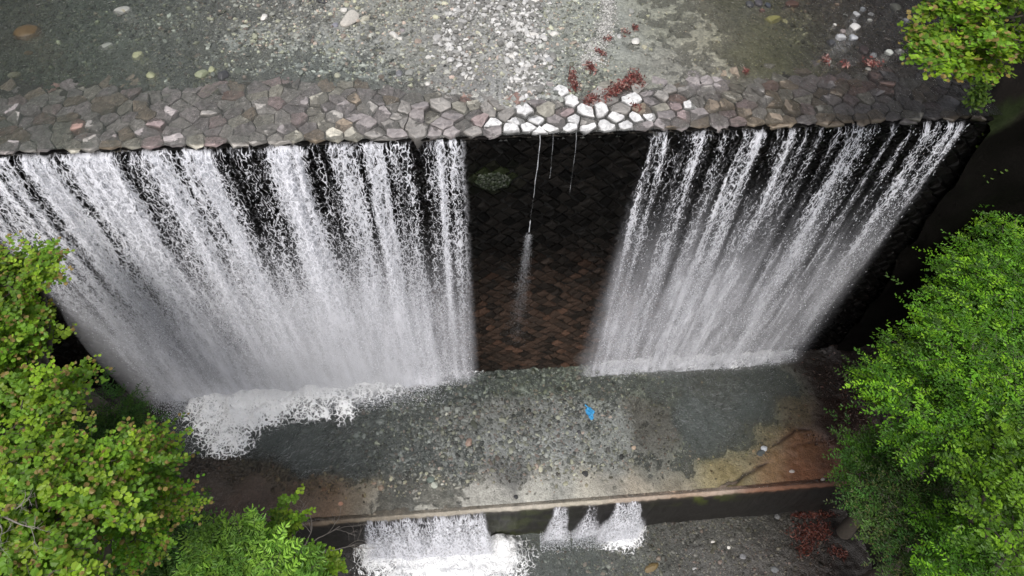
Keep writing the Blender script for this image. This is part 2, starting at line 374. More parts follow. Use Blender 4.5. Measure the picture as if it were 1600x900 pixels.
# water above the dam
xs = np.arange(-12, 10.2, .06); ys = np.concatenate([np.arange(-.02, 5.6, .06), np.linspace(5.7, 25, 30)])
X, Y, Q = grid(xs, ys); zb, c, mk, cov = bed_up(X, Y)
zw = .012 + .012 * (fbm(X * 4, Y * 3, 21) - .5) + (1 - cov) * np.interp(X, [-9, -2.2, -.8, 3.2, 4.6, 9], [.05, .045, .0, .0, .045, .06])
mk = mk * np.where(cov < .5, .6, .55) + .02 + .12 * (1 - cov) * sstep(6.5, 3, X)
mk = mk + .22 * sstep(.52, .75, fbm(X * 1.2, Y * 1.2, 35)) * (X < 5) * cov + .16 * sstep(.45, .7, fbm(X * 8, Y * 1.8, 36)) * (1 - cov) * sstep(8, 5, X)
M_W1 = m_water('clear shallow water', (.17, .175, .155), (4., 9.), 1., .12, extra=.012, silt=True)
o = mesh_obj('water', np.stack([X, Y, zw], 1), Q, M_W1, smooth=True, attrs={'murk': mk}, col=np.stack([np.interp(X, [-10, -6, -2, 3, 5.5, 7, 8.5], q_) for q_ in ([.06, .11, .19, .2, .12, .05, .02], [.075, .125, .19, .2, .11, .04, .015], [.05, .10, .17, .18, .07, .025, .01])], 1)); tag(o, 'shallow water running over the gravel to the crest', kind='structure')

# ---------------------------------------------------------------- the dam
dam = empty('masonry_dam', (0, .6, ZP - 2)); tag(dam, 'stone masonry check dam whose crest the river pours over', 'dam')
def cell_poly(P, i, nb):
    """the cell of point i among its neighbours, by clipping"""
    x0, y0 = P[i]; poly = [(x0 - .5, y0 - .5), (x0 + .5, y0 - .5), (x0 + .5, y0 + .5), (x0 - .5, y0 + .5)]
    for j in nb:
        mx, my = (P[i] + P[j]) / 2; nx, ny = P[j] - P[i]; out = []
        for k in range(len(poly)):
            a, b = poly[k], poly[(k + 1) % len(poly)]
            da = (a[0] - mx) * nx + (a[1] - my) * ny; db = (b[0] - mx) * nx + (b[1] - my) * ny
            if da <= 0: out.append(a)
            if da * db < 0:
                t = da / (da - db); out.append((a[0] + t * (b[0] - a[0]), a[1] + t * (b[1] - a[1])))
        poly = out
        if len(poly) < 3: return None
    return np.array(poly)
def refine(poly, step=.07):
    out = []
    for k in range(len(poly)):
        a, b = poly[k], poly[(k + 1) % len(poly)]; n = max(1, int(np.linalg.norm(b - a) / step))
        for t in range(n): out.append(a + (b - a) * t / n)
    return np.array(out)
rows = []; r_ = np.random.default_rng(4)
DX, DY = .325, .225
for j in range(-1, 10):
    for i in range(-37, 38):
        jx = .045 if j <= 0 else .075
        rows.append((i * DX + (j % 2) * DX / 2 + r_.normal(0, jx), .10 + j * DY + r_.normal(0, jx * .5)))
P = np.array(rows)
WHITE = [(820, 157), (812, 170), (837, 169), (803, 190), (821, 188), (838, 190), (814, 205), (836, 205), (856, 206), (879, 150), (895, 158), (911, 168), (935, 168), (956, 170), (884, 187), (901, 185),
         (925, 183), (947, 186), (968, 186), (894, 201), (916, 200), (942, 200), (962, 200), (987, 198), (968, 152), (974, 162), (990, 160), (990, 185), (1010, 183), (1072, 172), (778, 188), (792, 200)]
SPOTW = [(1186, 178), (1209, 178), (1283, 152), (1397, 142), (1437, 150), (1322, 170), (714, 175), (1055, 161), (700, 190)]
A = Acc()
wht = np.array([at(a, b, 0)[:2] for a, b in WHITE])
keep = []
for i in range(len(P)):
    if not (-.1 < P[i][1] < 1.8 and -11.5 < P[i][0] < 9.5): continue
    d2 = ((P - P[i]) ** 2).sum(1); nb = np.where((d2 < .75 ** 2) & (d2 > 0))[0]
    poly = cell_poly(P, i, nb)
    if poly is None or len(poly) < 3: continue
    x, y = P[i]
    if y < .14:                                   # the front row closes on a pointed edge over the drop
        poly[:, 1] = np.maximum(poly[:, 1], -.03 + r_.uniform(-.06, .05))
    poly = refine(poly); cen = poly.mean(0); n = len(poly)
    rr = lambda s, z, jit: np.column_stack([cen + (poly - cen) * s + r_.normal(0, jit, (n, 2)), np.full(n, z)])
    iswhite = len(wht) and np.min(((wht - cen) ** 2).sum(1)) < .135 ** 2
    h = r_.uniform(-.015, .05) + (.025 if iswhite else 0) - .08 * sstep(.8, 1.8, np.array([y]))[0]
    tilt = r_.normal(0, .13, 2)
    sw = .86 if iswhite else 1.
    rings = [rr(.80, -.22, 0), rr(.97 * sw, -.035 + h * .6, .004), rr(.92 * sw, .0 + h, .006), rr(.74 * sw, .010 + h, .008), rr(.3, .012 + h, .006)]
    if y < .14:
        rings[0][:, 1] = np.maximum(rings[0][:, 1], .05); rings[0][:, 2] = -.14
    for R_ in rings[1:]:
        R_[:, 2] += (R_[:, 0] - cen[0]) * tilt[0] + (R_[:, 1] - cen[1]) * tilt[1] + r_.normal(0, .005, n)
    V = np.concatenate(rings + [np.array([[cen[0], cen[1], .016 + h]])]); Qs = []
    for k in range(4):
        for s in range(n): Qs.append((k * n + s, k * n + (s + 1) % n, (k + 1) * n + (s + 1) % n, (k + 1) * n + s))
    Qs += [(4 * n + s, 4 * n + (s + 1) % n, 5 * n, 5 * n) for s in range(n)]
    u = r_.random(); warm = np.interp(x, [-9, -6, -3, 0, 3, 5, 9], [.8, .6, .25, .15, .35, .75, .9])
    base = np.array([.17, .155, .142])
    if u < .30: base = np.array([.16, .138, .137])
    elif u < .42: base = np.array([.19, .175, .14])
    elif u < .42 + .12 * warm: base = np.array([.17, .095, .075])
    elif u < .42 + .5 * warm: base = np.array([.15, .112, .075])
    elif u > .93: base = np.array([.18, .128, .126])
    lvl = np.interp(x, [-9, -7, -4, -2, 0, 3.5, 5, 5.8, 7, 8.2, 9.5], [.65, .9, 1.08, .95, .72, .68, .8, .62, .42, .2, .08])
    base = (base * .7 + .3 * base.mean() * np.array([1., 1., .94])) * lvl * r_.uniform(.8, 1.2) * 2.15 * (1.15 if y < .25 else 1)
    if iswhite: base = np.array([.74, .73, .72]) * r_.uniform(.8, 1.02)
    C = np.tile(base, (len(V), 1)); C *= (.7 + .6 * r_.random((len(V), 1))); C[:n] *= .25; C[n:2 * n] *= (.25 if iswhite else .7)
    A.add(V, Qs, C)
cr = A.build('crest_masonry', M_MASON, smooth=False); under(cr, dam)
# mortar bed of the crest
xs = np.arange(-12, 9.7, .06); ys = np.arange(-.02, 2.3, .06); X, Y, Q = grid(xs, ys)
cm = mesh_obj('mortar', np.stack([X, Y, -.055 + .05 * (fbm(X * 8, Y * 8, 3) - .5)], 1), Q, M_SOIL, col=np.tile((.085, .075, .06), (len(X), 1)) * np.interp(X, [-9, -4, 4, 8], [.35, .75, .4, .06])[:, None], smooth=True); under(cm, dam)

# face: blocks laid diamond-wise
A = Acc(); r_ = np.random.default_rng(9); hw, hh = .168, .152
for j in range(-1, int(8.9 / hh) + 1):
    for i in range(-40, 44):
        x = i * 2 * hw + (j % 2) * hw; zc = -.12 - j * hh
        if x > 10.6 or x < -13: continue
        w_, h_ = hw * .9, hh * .9
        k = r_.normal(0, .02, (4, 2)); cor = np.array([(x - w_, zc), (x, zc - h_), (x + w_, zc), (x, zc + h_)]) + k
        cor[:, 1] = np.minimum(cor[:, 1], -.03)
        pr = r_.uniform(.01, .05); tl = r_.normal(0, .1, 2)
        cen = cor.mean(0); R1 = cen + (cor - cen) * .86; R2 = cen + (cor - cen) * .45
        Y0 = np.full(4, .06); Y1 = -pr * .6 + (R1 - cen) @ tl; Y2 = -pr + (R2 - cen) @ tl + r_.normal(0, .008, 4)
        V = np.concatenate([np.column_stack([cor[:, 0], Y0, cor[:, 1]]), np.column_stack([R1[:, 0], Y1, R1[:, 1]]), np.column_stack([R2[:, 0], Y2, R2[:, 1]])])
        Qs = [(a * 4 + s, a * 4 + (s + 1) % 4, a * 4 + 4 + (s + 1) % 4, a * 4 + 4 + s) for a in range(2) for s in range(4)] + [(8, 9, 10, 11)]
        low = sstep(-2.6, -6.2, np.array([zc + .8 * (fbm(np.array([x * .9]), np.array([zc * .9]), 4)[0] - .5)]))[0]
        mid = math.exp(-((x - 2.0) / 2.6) ** 2)  # blocks away from the middle go nearly black, wall shade painted into their colour
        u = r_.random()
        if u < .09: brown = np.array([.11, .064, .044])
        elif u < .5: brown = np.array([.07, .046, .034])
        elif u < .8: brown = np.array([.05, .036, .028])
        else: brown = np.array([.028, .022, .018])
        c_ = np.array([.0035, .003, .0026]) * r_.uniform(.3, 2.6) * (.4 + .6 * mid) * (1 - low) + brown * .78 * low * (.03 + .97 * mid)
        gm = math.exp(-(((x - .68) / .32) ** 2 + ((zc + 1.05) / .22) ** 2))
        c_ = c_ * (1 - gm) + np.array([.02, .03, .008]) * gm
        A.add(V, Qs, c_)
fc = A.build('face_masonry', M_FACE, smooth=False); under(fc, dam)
V = []; Q = []
def boxV(x0, x1, y0, y1, z0, z1):
    return np.array([(x0, y0, z0), (x1, y0, z0), (x1, y1, z0), (x0, y1, z0), (x0, y0, z1), (x1, y0, z1), (x1, y1, z1), (x0, y1, z1)], float), np.array([(0, 3, 2, 1), (4, 5, 6, 7), (0, 1, 5, 4), (1, 2, 6, 5), (2, 3, 7, 6), (3, 0, 4, 7)])
V, Q = boxV(-13, 9.9, .03, 2.6, ZP - 2.2, -.2)
co = mesh_obj('core', V, Q, M_SOIL, col=np.tile((.004, .0035, .003), (8, 1))); under(co, dam)
# clump of moss on the face
n = 260; th = RNG.uniform(0, 6.283, n); rr = np.sqrt(RNG.random(n))
mp_ = np.stack([.68 + .3 * rr * np.cos(th), -.06 - .05 * (1 - rr) + 0 * th, -1.05 + .2 * rr * np.sin(th)], 1)
V, Q, C = scatter(mp_, RNG.uniform(.03, .06, n), np.tile((.008, .013, .003), (n, 1)) * RNG.uniform(.6, 1.5, n)[:, None], 1, flat=(.5, .8))
ms = mesh_obj('moss_clump', V, Q, M_GRIT, col=C); under(ms, dam)

# ---------------------------------------------------------------- plunge pool, apron and sill
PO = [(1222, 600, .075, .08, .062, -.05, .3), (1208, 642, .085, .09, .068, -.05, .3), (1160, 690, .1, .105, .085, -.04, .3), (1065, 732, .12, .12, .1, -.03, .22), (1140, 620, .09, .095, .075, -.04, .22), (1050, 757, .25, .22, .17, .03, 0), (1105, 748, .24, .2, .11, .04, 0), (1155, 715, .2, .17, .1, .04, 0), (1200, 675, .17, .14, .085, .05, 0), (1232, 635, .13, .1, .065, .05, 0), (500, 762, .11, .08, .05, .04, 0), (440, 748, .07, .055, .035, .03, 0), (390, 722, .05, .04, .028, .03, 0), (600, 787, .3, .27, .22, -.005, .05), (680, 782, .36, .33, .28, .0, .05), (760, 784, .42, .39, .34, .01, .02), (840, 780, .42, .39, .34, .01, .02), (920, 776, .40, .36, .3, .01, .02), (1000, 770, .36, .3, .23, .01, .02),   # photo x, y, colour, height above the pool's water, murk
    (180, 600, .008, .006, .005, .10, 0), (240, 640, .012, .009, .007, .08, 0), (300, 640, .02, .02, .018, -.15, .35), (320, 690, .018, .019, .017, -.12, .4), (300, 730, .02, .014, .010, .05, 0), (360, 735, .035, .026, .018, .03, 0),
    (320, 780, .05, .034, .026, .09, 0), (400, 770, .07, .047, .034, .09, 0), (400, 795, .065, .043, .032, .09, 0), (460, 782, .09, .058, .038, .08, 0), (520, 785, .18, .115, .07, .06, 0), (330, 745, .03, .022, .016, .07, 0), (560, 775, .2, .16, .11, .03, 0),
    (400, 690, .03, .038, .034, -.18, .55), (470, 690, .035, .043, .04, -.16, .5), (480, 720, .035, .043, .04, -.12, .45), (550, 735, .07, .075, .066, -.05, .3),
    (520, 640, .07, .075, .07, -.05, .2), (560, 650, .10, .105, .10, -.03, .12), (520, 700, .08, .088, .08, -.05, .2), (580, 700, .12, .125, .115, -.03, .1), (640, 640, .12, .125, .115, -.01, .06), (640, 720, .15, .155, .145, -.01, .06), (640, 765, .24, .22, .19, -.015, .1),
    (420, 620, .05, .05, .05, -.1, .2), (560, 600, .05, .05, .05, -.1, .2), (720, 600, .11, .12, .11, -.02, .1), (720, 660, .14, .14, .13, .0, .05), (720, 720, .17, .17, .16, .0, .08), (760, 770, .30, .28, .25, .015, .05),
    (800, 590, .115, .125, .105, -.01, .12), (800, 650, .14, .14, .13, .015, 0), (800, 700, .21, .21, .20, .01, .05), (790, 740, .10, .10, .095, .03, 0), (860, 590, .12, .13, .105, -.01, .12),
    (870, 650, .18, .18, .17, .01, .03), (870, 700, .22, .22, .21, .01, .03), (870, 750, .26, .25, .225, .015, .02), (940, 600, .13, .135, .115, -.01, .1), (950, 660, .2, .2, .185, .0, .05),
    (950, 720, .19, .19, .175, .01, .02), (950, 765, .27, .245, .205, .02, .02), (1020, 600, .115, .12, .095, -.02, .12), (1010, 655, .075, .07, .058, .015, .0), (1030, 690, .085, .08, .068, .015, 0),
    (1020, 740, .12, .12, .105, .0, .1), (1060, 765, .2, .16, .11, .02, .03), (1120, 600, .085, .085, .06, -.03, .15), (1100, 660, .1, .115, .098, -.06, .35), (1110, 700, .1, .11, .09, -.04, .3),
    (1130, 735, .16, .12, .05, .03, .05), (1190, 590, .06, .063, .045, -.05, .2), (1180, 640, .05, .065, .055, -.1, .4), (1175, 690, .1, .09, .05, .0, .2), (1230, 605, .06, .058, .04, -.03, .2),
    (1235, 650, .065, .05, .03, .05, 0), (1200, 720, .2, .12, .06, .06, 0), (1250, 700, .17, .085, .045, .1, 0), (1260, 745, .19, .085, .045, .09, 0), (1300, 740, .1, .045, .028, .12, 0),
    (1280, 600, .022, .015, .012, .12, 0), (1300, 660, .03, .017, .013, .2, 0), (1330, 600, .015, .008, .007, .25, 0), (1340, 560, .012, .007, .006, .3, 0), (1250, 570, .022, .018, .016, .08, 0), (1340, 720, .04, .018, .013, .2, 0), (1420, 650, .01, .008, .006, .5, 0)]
def bed_pool(X, Y):
    f = field(PO, X, Y, ZP, .28, .10, 13)
    z = ZP + f[:, 3] + .05 * (fbm(X * 2.2, Y * 2.2, 51) - .5) + .03 * (fbm(X * 10, Y * 10, 52, 3) - .5)
    z += .35 * sstep(10.5, 12, X) + .5 * sstep(-8.6, -9.8, X)
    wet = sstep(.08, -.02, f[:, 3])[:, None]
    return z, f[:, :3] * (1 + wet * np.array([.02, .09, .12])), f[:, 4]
xs = np.concatenate([np.linspace(-13, -9, 12)[:-1], np.arange(-9, 12, .03), np.linspace(12, 15, 10)]); ys = np.arange(-3.60, .1, .03)
X, Y, Q = grid(xs, ys); z, c, mk = bed_pool(X, Y)
c = c * (.75 + .5 * fbm(X * 4, Y * 4, 61))[:, None]
# cracks in the earth-brown concrete on the right
def crack(pts, w=.05):
    W_ = np.array([at(a, b, ZP)[:2] for a, b in pts]); d = np.full(len(X), 9.)
    wx = X + .08 * (vnoise(X * 7, Y * 7, 90) - .5); wy = Y + .08 * (vnoise(X * 7, Y * 7, 91) - .5)
    for a, b in zip(W_[:-1], W_[1:]):
        t = np.clip(((wx - a[0]) * (b - a)[0] + (wy - a[1]) * (b - a)[1]) / ((b - a) ** 2).sum(), 0, 1)
        d = np.minimum(d, np.hypot(wx - a[0] - t * (b - a)[0], wy - a[1] - t * (b - a)[1]))
    return np.exp(-(d / w) ** 2)
ck = np.clip(crack([(1110, 768), (1150, 752), (1175, 738), (1195, 725)], .05) + crack([(1205, 697), (1225, 688), (1240, 675), (1262, 672)], .04) + .5 * crack([(1240, 700), (1275, 690), (1310, 690)], .05), 0, 1)
c = c * (1 - .75 * ck)[:, None] + np.array([.02, .006, .006]) * (.75 * ck)[:, None]; z -= .05 * ck
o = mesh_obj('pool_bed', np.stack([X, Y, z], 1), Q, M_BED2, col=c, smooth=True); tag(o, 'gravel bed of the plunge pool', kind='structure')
xs = np.arange(-8.6, 10.2, .05); ys = np.arange(-3.68, .04, .05); X, Y, Q = grid(xs, ys); zb, cc, mk = bed_pool(X, Y)
mk = mk * 1.1 + .09 + .2 * sstep(.45, .75, fbm(X * 1.6, Y * 1.6, 77)) * (np.abs(X - 1.5) < 4.5)
M_W2 = m_water('pool water', (.145, .165, .155), (6., 6.), 1., .2, extra=.015)
o = mesh_obj('water', np.stack([X, Y, ZP + .012 * (fbm(X * 5, Y * 5, 31) - .5)], 1), Q, M_W2, smooth=True, attrs={'murk': mk}); tag(o, 'thin water of the plunge pool', kind='structure')

sill = empty('concrete_sill', (2, -3.5, ZL - .5)); tag(sill, 'weathered concrete sill holding the pool, dark wet front with moss', 'sill')
xs = np.arange(-9.5, 11.5, .04)
SI = [(320, 805, .04, .027, .02), (450, 800, .06, .042, .03), (530, 800, .2, .15, .1), (600, 795, .3, .26, .2), (700, 790, .36, .32, .26), (800, 785, .42, .38, .32), (900, 780, .40, .36, .29), (1000, 772, .36, .29, .23),
      (1100, 762, .30, .2, .13), (1120, 770, .45, .38, .32), (1180, 762, .2, .1, .06), (1250, 755, .2, .09, .05), (1300, 755, .12, .055, .035), (1340, 750, .05, .025, .02), (1450, 740, .01, .008, .006)]
prof = [(-3.38, -.10), (-3.43, -.035), (-3.52, -.012), (-3.62, -.005), (-3.70, -.01), (-3.745, -.04), (-3.76, -.12)] + [(-3.76 + .0 * k, -.12 - .16 * k) for k in range(1, 20)]
Vv = []; Cc = []
topf = field([(a, b, *c_) for a, b, *c_ in SI], xs, np.full(len(xs), -3.65), ZP, .4, .1)
for yy, zz in prof:
    nn = fbm(xs * 3, np.full(len(xs), zz * 3 + yy), 71) - .5; n2 = fbm(xs * 9, np.full(len(xs), zz * 7), 72) - .5
    edge = sstep(-.08, -.5, np.array([zz]))[0]
    yv = yy + .06 * nn + .035 * n2 + .02 * (zz < -.02) * (vnoise(xs * 14, xs * 0, 5) - .5) - edge * .12 * (fbm(xs * 2.2, np.full(len(xs), zz * 4), 75) - .3)
    Vv.append(np.column_stack([xs, yv, np.full(len(xs), ZP + zz) + (.015 * n2 if zz > -.1 else 0)]))
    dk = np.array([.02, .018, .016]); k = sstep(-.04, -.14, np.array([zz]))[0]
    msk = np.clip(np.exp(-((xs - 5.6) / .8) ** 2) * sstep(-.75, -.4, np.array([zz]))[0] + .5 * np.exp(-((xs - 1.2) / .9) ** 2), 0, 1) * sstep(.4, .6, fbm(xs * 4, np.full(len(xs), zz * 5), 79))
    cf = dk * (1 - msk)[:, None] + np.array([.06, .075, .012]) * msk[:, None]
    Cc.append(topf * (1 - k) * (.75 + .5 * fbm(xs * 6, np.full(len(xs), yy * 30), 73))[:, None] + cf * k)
nx = len(xs); i = (np.arange(len(prof) - 1)[:, None] * nx + np.arange(nx - 1)[None]).ravel()
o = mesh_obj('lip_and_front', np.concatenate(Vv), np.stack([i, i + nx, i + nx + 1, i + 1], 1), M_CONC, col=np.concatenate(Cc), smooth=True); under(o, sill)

# ---------------------------------------------------------------- lower stream
LO = [(400, 880, .02, .018, .016, .1, 0), (540, 870, .025, .023, .022, .02, .1), (560, 830, .015, .013, .012, .05, 0), (700, 880, .06, .065, .06, -.1, .4), (830, 840, .07, .078, .072, -.04, .3), (880, 870, .085, .095, .088, -.03, .3),
      (1000, 880, .09, .095, .085, -.01, .15), (1050, 840, .06, .06, .053, .0, .1), (1100, 870, .085, .083, .078, .02, 0), (1150, 820, .055, .055, .048, .0, .1), (1180, 870, .075, .07, .066, .03, 0), (1220, 830, .035, .033, .028, .0, .1),
      (1260, 850, .02, .014, .012, .04, 0), (1330, 860, .012, .009, .008, .06, 0), (1420, 850, .008, .006, .005, .2, 0)]
def bed_low(X, Y):
    f = field([(a, b, *c_) for a, b, *c_ in LO], X, Y, ZL, .5, .2, 23)
    z = ZL + f[:, 3] + .08 * (fbm(X * 2, Y * 2, 55) - .5) + .04 * (fbm(X * 9, Y * 9, 56, 3) - .5)
    return z, f[:, :3], f[:, 4]
xs = np.arange(-10, 14, .045); ys = np.concatenate([np.linspace(-26, -7, 24)[:-1], np.arange(-7, -3.55, .045)])
X, Y, Q = grid(xs, ys); z, c, mk = bed_low(X, Y); c = c * (.75 + .5 * fbm(X * 4, Y * 4, 66))[:, None]
o = mesh_obj('streambed', np.stack([X, Y, z], 1), Q, M_BED2, col=c, smooth=True); tag(o, 'dark gravel bed of the lower stream', kind='structure')
xs = np.arange(-9, 10.5, .06); ys = np.concatenate([np.linspace(-26, -7, 40)[:-1], np.arange(-7, -3.6, .06)]); X, Y, Q = grid(xs, ys); zb, cc, mk = bed_low(X, Y)
o = mesh_obj('water', np.stack([X, Y, ZL + .02 * (fbm(X * 4, Y * 4, 37) - .5)], 1), Q, m_water('stream water', (.11, .125, .115), (5., 7.), .7, .04, extra=.01), smooth=True, attrs={'murk': mk}); tag(o, 'rippled water of the lower stream', kind='structure')

# ---------------------------------------------------------------- banks (the gorge sides)
def bank(name, foot, top_off, y0, y1, z0, z1, sgn, seed, label, front=False):
    ys = np.arange(y0, y1, .12); ss = np.linspace(0, 1, 60); S, Yb = np.meshgrid(ss, ys); S = S.ravel(); Yb = Yb.ravel()
    fx = np.interp(Yb, foot[0], foot[1]); X = fx + sgn * top_off * (S ** 1.15) + sgn * .7 * (fbm(Yb * .8, S * 6, seed) - .5)
    Z = z0 + (z1 - z0) * S + .6 * (fbm(Yb * 1.1, S * 8, seed + 3) - .5) * np.minimum(1, S * 6)
    bm_ = M_ROCK if front else M_SOIL; n = len(ss); i = (np.arange(len(ys) - 1)[:, None] * n + np.arange(n - 1)[None]).ravel()
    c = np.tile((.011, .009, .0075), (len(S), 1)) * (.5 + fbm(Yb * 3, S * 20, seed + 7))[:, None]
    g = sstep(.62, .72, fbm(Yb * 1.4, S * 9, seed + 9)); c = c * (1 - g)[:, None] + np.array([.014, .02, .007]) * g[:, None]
    V = np.stack([X, Yb, Z], 1); Q = np.stack([i, i + 1, i + 1 + n, i + n], 1)
    if front:                                     # the end towards the drop goes on down as a rough rock face
        b0 = len(V); ks = np.linspace(0, 1, 40)[1:]
        for k in ks:
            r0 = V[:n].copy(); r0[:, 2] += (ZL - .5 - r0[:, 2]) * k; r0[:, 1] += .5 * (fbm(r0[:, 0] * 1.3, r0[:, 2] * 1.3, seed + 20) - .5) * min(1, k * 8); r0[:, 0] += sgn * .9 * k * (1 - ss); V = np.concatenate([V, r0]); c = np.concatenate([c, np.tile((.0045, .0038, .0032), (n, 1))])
        j = np.arange(n - 1); Q = np.concatenate([Q, np.stack([j, b0 + j, b0 + j + 1, j + 1], 1)] + [np.stack([b0 + k * n + j, b0 + (k + 1) * n + j, b0 + (k + 1) * n + j + 1, b0 + k * n + j + 1], 1) for k in range(len(ks) - 1)])
    o = mesh_obj(name, V, Q, bm_, col=c, smooth=True); tag(o, label, kind='structure')
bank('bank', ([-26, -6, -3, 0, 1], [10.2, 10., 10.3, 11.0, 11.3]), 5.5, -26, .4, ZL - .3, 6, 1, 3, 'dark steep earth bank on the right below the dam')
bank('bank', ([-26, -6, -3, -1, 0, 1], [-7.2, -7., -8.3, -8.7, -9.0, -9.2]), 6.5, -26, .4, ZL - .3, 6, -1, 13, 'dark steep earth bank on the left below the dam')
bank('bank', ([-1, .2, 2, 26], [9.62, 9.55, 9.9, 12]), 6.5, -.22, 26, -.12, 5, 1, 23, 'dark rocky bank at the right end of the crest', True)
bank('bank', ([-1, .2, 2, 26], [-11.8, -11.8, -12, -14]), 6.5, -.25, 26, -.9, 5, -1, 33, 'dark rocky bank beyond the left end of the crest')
# ---------------------------------------------------------------- gravel that nobody could count
def inview(P, pad=60):
    q = (P - CAM) @ ROT; px = 800 - F * q[:, 0] / q[:, 2]; py = 450 + F * q[:, 1] / q[:, 2]
    return (px > -pad) & (px < 1600 + pad) & (py > -pad) & (py < 900 + pad)
def pxy(P):
    q = (P - CAM) @ ROT; return 800 - F * q[:, 0] / q[:, 2], 450 + F * q[:, 1] / q[:, 2]
def pal(n, r, hue=0):
    u = r.random(n)[:, None]
    g = np.where(u < .55, np.array([[1.0, 1.0, .96]]), np.where(u < .75, np.array([[1.2, 1.18, .95]]), np.where(u < .9, np.array([[.6, .62, .6]]), np.array([[1.25, 1.0, .9]]))))
    return g * np.minimum(r.lognormal(-.12, .48, n), 1.7)[:, None]
r = np.random.default_rng(21)
n = 52000; X = r.uniform(-9.2, 9.6, n); Y = .3 + 4.9 * r.random(n)
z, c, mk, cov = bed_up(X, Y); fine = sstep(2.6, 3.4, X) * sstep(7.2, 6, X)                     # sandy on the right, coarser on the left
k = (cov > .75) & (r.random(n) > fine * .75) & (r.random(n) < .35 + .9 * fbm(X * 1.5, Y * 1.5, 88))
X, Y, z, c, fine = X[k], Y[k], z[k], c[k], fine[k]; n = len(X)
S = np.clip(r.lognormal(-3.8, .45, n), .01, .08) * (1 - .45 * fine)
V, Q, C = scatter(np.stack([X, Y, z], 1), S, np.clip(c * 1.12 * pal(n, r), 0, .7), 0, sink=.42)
o = mesh_obj('gravel', V, Q, M_GRIT, col=C); tag(o, 'grey river gravel over the bed above the dam', 'gravel', kind='stuff')
# pale dry pebbles in heaps
def blobs(lst, n, Z, r):
    out = []; w = np.array([a[2] * a[3] * (a[4] if len(a) > 4 else 1) for a in lst], float); w /= w.sum()
    for a, m_ in zip(lst, r.multinomial(n, w)):
        out.append(np.column_stack([r.normal(a[0], a[2] / 2, m_), r.normal(a[1], a[3] / 2, m_)]))
    q = np.concatenate(out); return np.array([at(x, y, Z)[:2] for x, y in q])
D = [(720, 20, 30, 25), (770, 8, 40, 14), (830, 8, 25, 16), (700, 60, 18, 22), (715, 80, 25, 15), (725, 105, 16, 16), (812, 40, 32, 26, 1.3), (835, 60, 14, 10), (775, 35, 14, 12), (800, 85, 22, 18), (820, 110, 26, 20, 1.2), (825, 140, 20, 18),
     (850, 90, 20, 14), (790, 60, 12, 8), (735, 120, 10, 8), (838, 130, 15, 14), (800, 135, 12, 8)]
q = blobs(D, 1900, .04, r); q = q[(q[:, 1] > .5)]; n = len(q); z, c, mk, cov = bed_up(q[:, 0], q[:, 1]); S = np.clip(r.lognormal(-3.5, .45, n), .012, .09)
col = np.where(r.random(n)[:, None] < .52, np.array([[.56, .55, .53]]) * r.uniform(.55, 1.2, n)[:, None], np.array([[.22, .215, .2]]) * r.uniform(.6, 1.3, n)[:, None])
V, Q, C = scatter(np.column_stack([q, np.maximum(z, -.01) + .012]), S, col, 1, sink=.2); o = mesh_obj('pebbles', V, Q, M_GRIT, col=C); tag(o, 'pale dry pebbles heaped on the gravel bar in mid river', 'pebbles', kind='stuff')
D = [(950, 15, 12, 30), (945, 50, 14, 22), (925, 75, 18, 16), (915, 100, 12, 14), (935, 95, 12, 10)]
q = blobs(D, 2600, .02, r); n = len(q); z, c, mk, cov = bed_up(q[:, 0], q[:, 1]); S = r.uniform(.008, .022, n)
V, Q, C = scatter(np.column_stack([q, z + .01]), S, np.tile((.5, .49, .46), (n, 1)) * r.uniform(.4, 1.2, n)[:, None], 0, sink=.2); o = mesh_obj('pebbles', V, Q, M_GRIT, col=C); tag(o, 'streak of fine white gravel right of the pebble heaps', 'pebbles', kind='stuff')
# pool gravel
n = 30000; X = r.uniform(-6.8, 9.2, n); Y = r.uniform(-3.45, -.02, n); z, c, mk = bed_pool(X, Y)
k = (r.random(n) < sstep(.5, .1, mk)) & (r.random(n) < .3 + 1.1 * fbm(X * 1.8, Y * 1.8, 99)) & (z < ZP + .06) & (r.random(n) < sstep(-3.3, -2.7, Y) + .03)
X, Y, z, c = X[k], Y[k], z[k], c[k]; n = len(X); S = np.clip(r.lognormal(-3.7, .45, n), .012, .08) * np.interp(X, [-4, 0, 3, 4.5, 9], [1.1, 1.25, 1.1, .75, .7])
V, Q, C = scatter(np.stack([X, Y, z], 1), S, np.clip(c * pal(n, r) * .8, 0, .45), 0, sink=.3); o = mesh_obj('gravel', V, Q, M_GRIT, col=C); tag(o, 'grey gravel spread over the plunge pool bed', 'gravel', kind='stuff')
n = 15000; X = r.uniform(-4.5, 9.2, n); Y = r.uniform(-6, -3.8, n); z, c, mk = bed_low(X, Y); S = np.clip(r.lognormal(-3.8, .45, n), .01, .1)
k = (X > 1) | (r.random(n) < .4); X, Y, z, c, S = X[k], Y[k], z[k], c[k], S[k]; n = len(X)
V, Q, C = scatter(np.stack([X, Y, z], 1), S, np.clip(c * pal(n, r) * 1.25, 0, .6), 0, sink=.35); o = mesh_obj('gravel', V, Q, M_GRIT, col=C); tag(o, 'dark wet gravel along the lower stream', 'gravel', kind='stuff')

